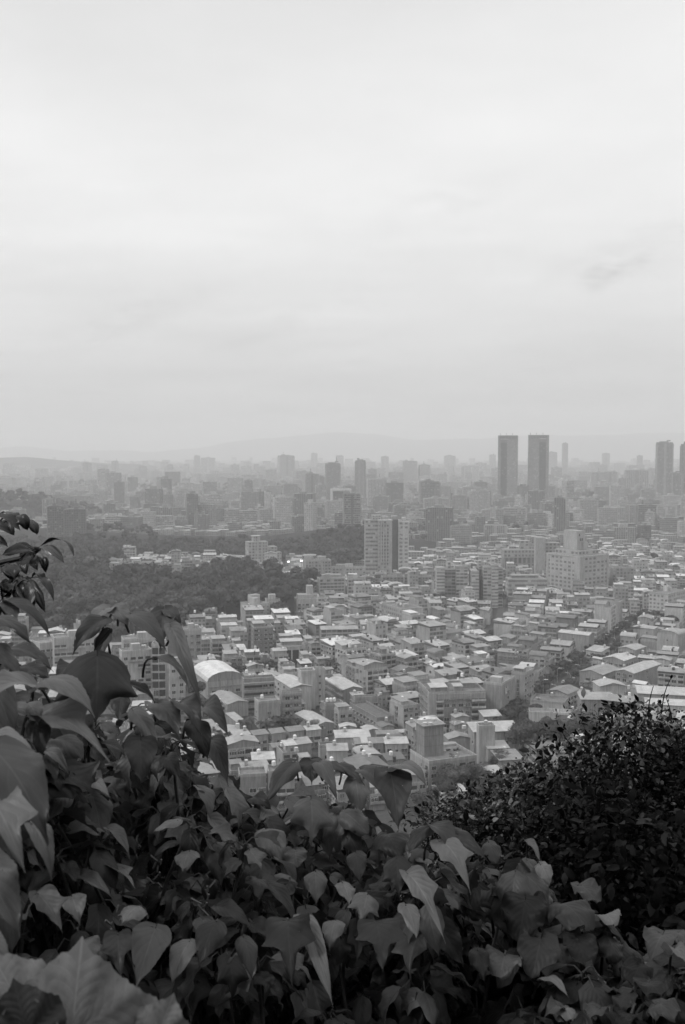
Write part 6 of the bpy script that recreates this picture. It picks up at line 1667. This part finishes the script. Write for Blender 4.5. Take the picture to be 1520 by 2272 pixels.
for pts in (((-220, 1330, 3.0), (-60, 1262, 2.9), (60, 1236, 2.75), (88, 1218, 2.7)), ((-200, 1260, 3.0), (-60, 1185, 2.9), (30, 1150, 2.85)), ((-220, 1380, 3.0), (-40, 1310, 2.7), (62, 1282, 2.6))):
    glo.stems.tube([glo.L(at(*p)) for p in pts], .012, .005, 'stem', n=6)
glo.stems.tube([(0, 0, -.1), glo.L(at(-230, 1500, 3.1)), glo.L(at(-220, 1330, 3.0))], .05, .014, 'stem', n=8)
# the gourd vine: scalloped palmate leaves
def palmate(pl, cx_, cy_, d, rad_px, tilt, spin, mat):
    rad = rad_px / FPX * d; V = [(0, 0, 0)]; UV = [(.5, 0)]; F = []; na, nk = 60, 8
    lobes = [(-2.1, .74, .62), (-1.05, .92, .62), (0, 1.0, .62), (1.05, .92, .62), (2.1, .74, .62)]
    for k in range(1, nk + 1):
        q = k / nk
        for i in range(na + 1):
            th = -2.75 + 5.5 * i / na
            r = max(h * max(.70, 1 - (abs(th - c) / wd) ** 1.6 * .13) if abs(th - c) < wd * 1.4 else .5 for c, h, wd in lobes)
            near_ = min(abs(th - c) for c, _, _ in lobes)
            r *= 1 + .03 * abs(sin(th * 17)) * (q > .9) + .14 * max(0, 1 - abs(th) * 9) * (q > .9) + .05 * max(0, 1 - near_ * 9) * (q > .9)
            near_ = min(abs(th - c) for c, _, _ in lobes)
            z = -.26 * q * q + .26 * near_ * q + .08 * sin(th * 7 + spin * 9) * q * q + .03 * sin(th * 17 + 3 * q) * q * q
            V.append((rad * r * q * sin(th), rad * r * q * cos(th), rad * z)); UV.append((.5 + .5 * min(1, near_ * 1.7), q))
    for i in range(na): F.append((0, 1 + i + 1, 1 + i))
    for k in range(nk - 1):
        for i in range(na):
            a = 1 + k * (na + 1) + i; F.append((a, a + 1, a + na + 2, a + na + 1))
    c = at(cx_, cy_, d); tocam = np.array((0, 0, CAMH)) - c; tocam /= np.linalg.norm(tocam)
    nm = tocam * cos(tilt) + np.array((0, 0, 1.0)) * sin(tilt); ax = np.array((sin(spin) * .8, 0.3, cos(spin)))
    M = frame_from(ax, nm)
    me = bpy.data.meshes.new('leaf'); me.from_pydata((np.array(V) @ M.T + pl.L(c)).tolist(), [], F)
    u = me.uv_layers.new(name='uv'); lp = [UV[i] for f in me.polygons for i in f.vertices]; u.data.foreach_set('uv', np.array(lp, np.float32).ravel())
    me.polygons.foreach_set('use_smooth', [True] * len(F)); me.materials.append(MAT[mat]); me.update()
    link('leaf', me, pl.root); pl.stems.tube(bent((rl.uniform(-.1, .1), 0, 0), pl.L(c), .1), .006, .004, 'stem', n=5)
palmate(gourd, 160, 2290, 1.15, 140, .8, .05, 'leaf_gourd'); palmate(gourd, 40, 2225, 1.2, 95, .9, -.7, 'leaf_gourd'); palmate(gourd, 350, 2300, 1.15, 66, .5, .4, 'leaf_gourd'); palmate(gourd, 280, 2285, 1.2, 80, .9, -.2, 'leaf_gourd'); palmate(gourd, 60, 2300, 1.1, 90, .5, -.4, 'leaf_broad')
# filling shoots, nearer ones loose, farther ones dense so that the slope below stays hidden
def fill(pl, poly, n, d0, d1, k, size, **kw):
    xs = [p[0] for p in poly]; ys = [p[1] for p in poly]; made = 0; t = 0
    while made < n and t < n * 30:
        t += 1
        x, y = rl.uniform(min(xs), max(xs)), rl.uniform(min(ys), max(ys))
        if inpoly(x, y, poly):
            pl.shoot(x, y, rl.uniform(d0, d1), rl.randint(*k), size * rl.uniform(.8, 1.25), **kw); made += 1
fill(big, [(-60, 1420), (60, 1460), (120, 1620), (150, 1760), (60, 2000), (-60, 2150)], 26, 2.0, 2.5, (5, 8), .10)
fill(arch, [(180, 1600), (300, 1570), (400, 1640), (470, 1740), (490, 1800), (300, 1810), (180, 1770)], 38, 2.4, 3.0, (5, 8), .078)
fill(arch, [(395, 1735), (520, 1745), (590, 1800), (570, 1860), (400, 1850)], 16, 2.5, 3.0, (5, 8), .08)
fill(mid, [(560, 1810), (650, 1770), (760, 1790), (850, 1820), (900, 1870), (880, 1960), (600, 1960)], 48, 2.7, 3.4, (5, 8), .085)
fill(lob, [(620, 1960), (900, 1910), (1030, 1950), (1060, 2200), (980, 2330), (620, 2330)], 60, 2.4, 3.1, (5, 8), .088)
fill(low, [(120, 1790), (300, 1830), (520, 1830), (600, 1890), (600, 2300), (120, 2300)], 90, 2.1, 2.9, (5, 8), .080)
fill(rnd_, [(1040, 1910), (1180, 1930), (1300, 2005), (1370, 2090), (1340, 2250), (1040, 2300)], 60, 2.5, 3.1, (4, 7), .075)
fill(rnd2, [(1180, 2190), (1380, 2110), (1540, 2090), (1560, 2330), (1180, 2330)], 55, 2.2, 3.0, (4, 7), .065)
back = plant('back', 'shaded_undergrowth_shrub', 'dark shrub in deep shade behind the front leaves', 'shrub', 520, 3.8, 'broad', 'leaf_round')
fill(back, [(-60, 1520), (130, 1600), (420, 1720), (560, 1840), (900, 1890), (1060, 1960), (1100, 2600), (-500, 2600), (-500, 1560)], 300, 3.2, 4.2, (5, 8), .11)
back2 = plant('back2', 'shaded_undergrowth_shrub', 'dark shrub in deep shade under the round-leaved vine', 'shrub', 1300, 3.8, 'broad', 'leaf_round')
fill(back2, [(1020, 1950), (1200, 2010), (1360, 2120), (1950, 2080), (1950, 2600), (1020, 2600)], 170, 3.2, 4.2, (5, 8), .10)
# small flower spikes among the leaves
for px, py, d in ((515, 1870, 2.4), (350, 1925, 2.2), (455, 1985, 2.1), (255, 2040, 2.0), (585, 1935, 2.4)):
    q = low.L(at(px, py, d))
    for i in range(9):
        p0 = q + np.array((rl.uniform(-.01, .01), 0, -.05 + .008 * i)); low.stems.tube([p0, p0 + np.array((rl.uniform(-.02, .02), rl.uniform(-.01, .01), .012))], .0016, .0022, 'leaf_lit', n=4)
for p in SHRUBS.values(): p.done()

# the small-leaved bush that climbs at the right, and its neighbours: thousands of small leaves over rounded clumps
def bush(label, cat, polys, n_clumps, d0, d1, leaves_per, size, base_px, mat='leaf_small', name='small_leaved_bush', rad=(.18, .42)):
    c0 = at(base_px, 1950, (d0 + d1) / 2); b0 = np.array((c0[0], c0[1], terrain(c0[0], c0[1])))
    root = empty(name, tuple(b0), 0, label, cat); lv = Leaves('small'); st = MB()
    xs = [p[0] for p in polys]; ys = [p[1] for p in polys]; made = t = 0
    while made < n_clumps and t < 9000:
        t += 1
        x, y = rl.uniform(min(xs), max(xs)), rl.uniform(min(ys), max(ys))
        d = rl.uniform(d0, d1); r = rl.uniform(*rad); rp = r / d * FPX
        if not inpoly(x, y, polys) or not inpoly(x, y - rp * .35, polys): continue
        made += 1; c = at(x, y, d) - b0
        st.tube(bent((rl.uniform(-.3, .3), rl.uniform(-.2, .2), -.05), c * .93, -.02), .02, .008, 'twig', n=5)
        for _ in range(leaves_per):
            nv = nr.normal(size=3); nv /= np.linalg.norm(nv); rr = r * (rl.uniform(.82, 1.1) if rl.random() < .85 else rl.uniform(.2, .75))
            p = c + nv * rr * np.array((1, 1, .85)); out = nv + nr.normal(size=3) * .6; ax = out * .8 + np.array((0, 0, -.45)) + nr.normal(size=3) * .25
            lv.add(p, ax, nv + np.array((0, 0, .7)) + nr.normal(size=3) * .45, size * rl.choice((.55, .7, .9, 1.1, 1.7)) * rl.uniform(.8, 1.2))
        for _ in range(2):     # loose sprigs
            nv = nr.normal(size=3); nv[2] = abs(nv[2]) + .5; nv /= np.linalg.norm(nv)
            if rl.random() < .22:
                L_ = rl.uniform(.05, .15); pts = bent(c + nv * r * .9, c + nv * (r + L_) + nr.normal(size=3) * .05, .02, 5); st.tube(pts, .004, .002, 'twig', n=4)
                for q in pts[1:]: lv.add(q, nr.normal(size=3) + nv * .5, np.array((0, 0, 1.0)) + nr.normal(size=3) * .5, size * rl.uniform(.5, 1))
    lv.build('foliage', mat, root); st.build('stem', root)
bush('tall dark small-leaved bush peaking before the long pale sheds', 'bush', [(1220, 1770), (1285, 1690), (1340, 1632), (1390, 1588), (1422, 1570), (1455, 1598), (1500, 1628), (1600, 1610), (1850, 1700), (1850, 2200), (1400, 2130), (1260, 2000), (1200, 1880)], 125, 6.2, 7.6, 640, .035, 1420, 'leaf_bush', rad=(.15, .42))
bush('spreading small-leaved bush with light-catching tops in front of the slope trees', 'bush', [(890, 1880), (950, 1835), (1040, 1785), (1120, 1752), (1200, 1722), (1290, 1690), (1300, 1800), (1240, 1960), (1100, 1900), (960, 1880)], 72, 6.8, 8.6, 600, .036, 1120, rad=(.12, .36))
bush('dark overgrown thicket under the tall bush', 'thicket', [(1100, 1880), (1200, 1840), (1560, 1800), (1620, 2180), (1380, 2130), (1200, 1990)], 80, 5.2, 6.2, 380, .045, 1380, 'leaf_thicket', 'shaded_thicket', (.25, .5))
# ------------------------------------------------------------------ labels, then the air
settle_labels()
hv = bpy.data.materials.new('haze'); hv.use_nodes = True
ht = hv.node_tree; ht.nodes.clear()
pv = ht.nodes.new('ShaderNodeVolumePrincipled'); ho = ht.nodes.new('ShaderNodeOutputMaterial')
pv.inputs['Color'].default_value = (.96, .96, .96, 1); pv.inputs['Density'].default_value = HAZE; pv.inputs['Anisotropy'].default_value = .25
ht.links.new(pv.outputs[0], ho.inputs['Volume'])
hm = MB(); E = 17500.0
hm.box(-E, E, -E, E, -2.0, 420.0, 'trim', .5, bottom=True)
me = hm.data('haze'); me.materials.clear(); me.materials.append(hv)
tag(link('haze', me), 'pale grey summer haze lying over the whole city', None, None, 'stuff')
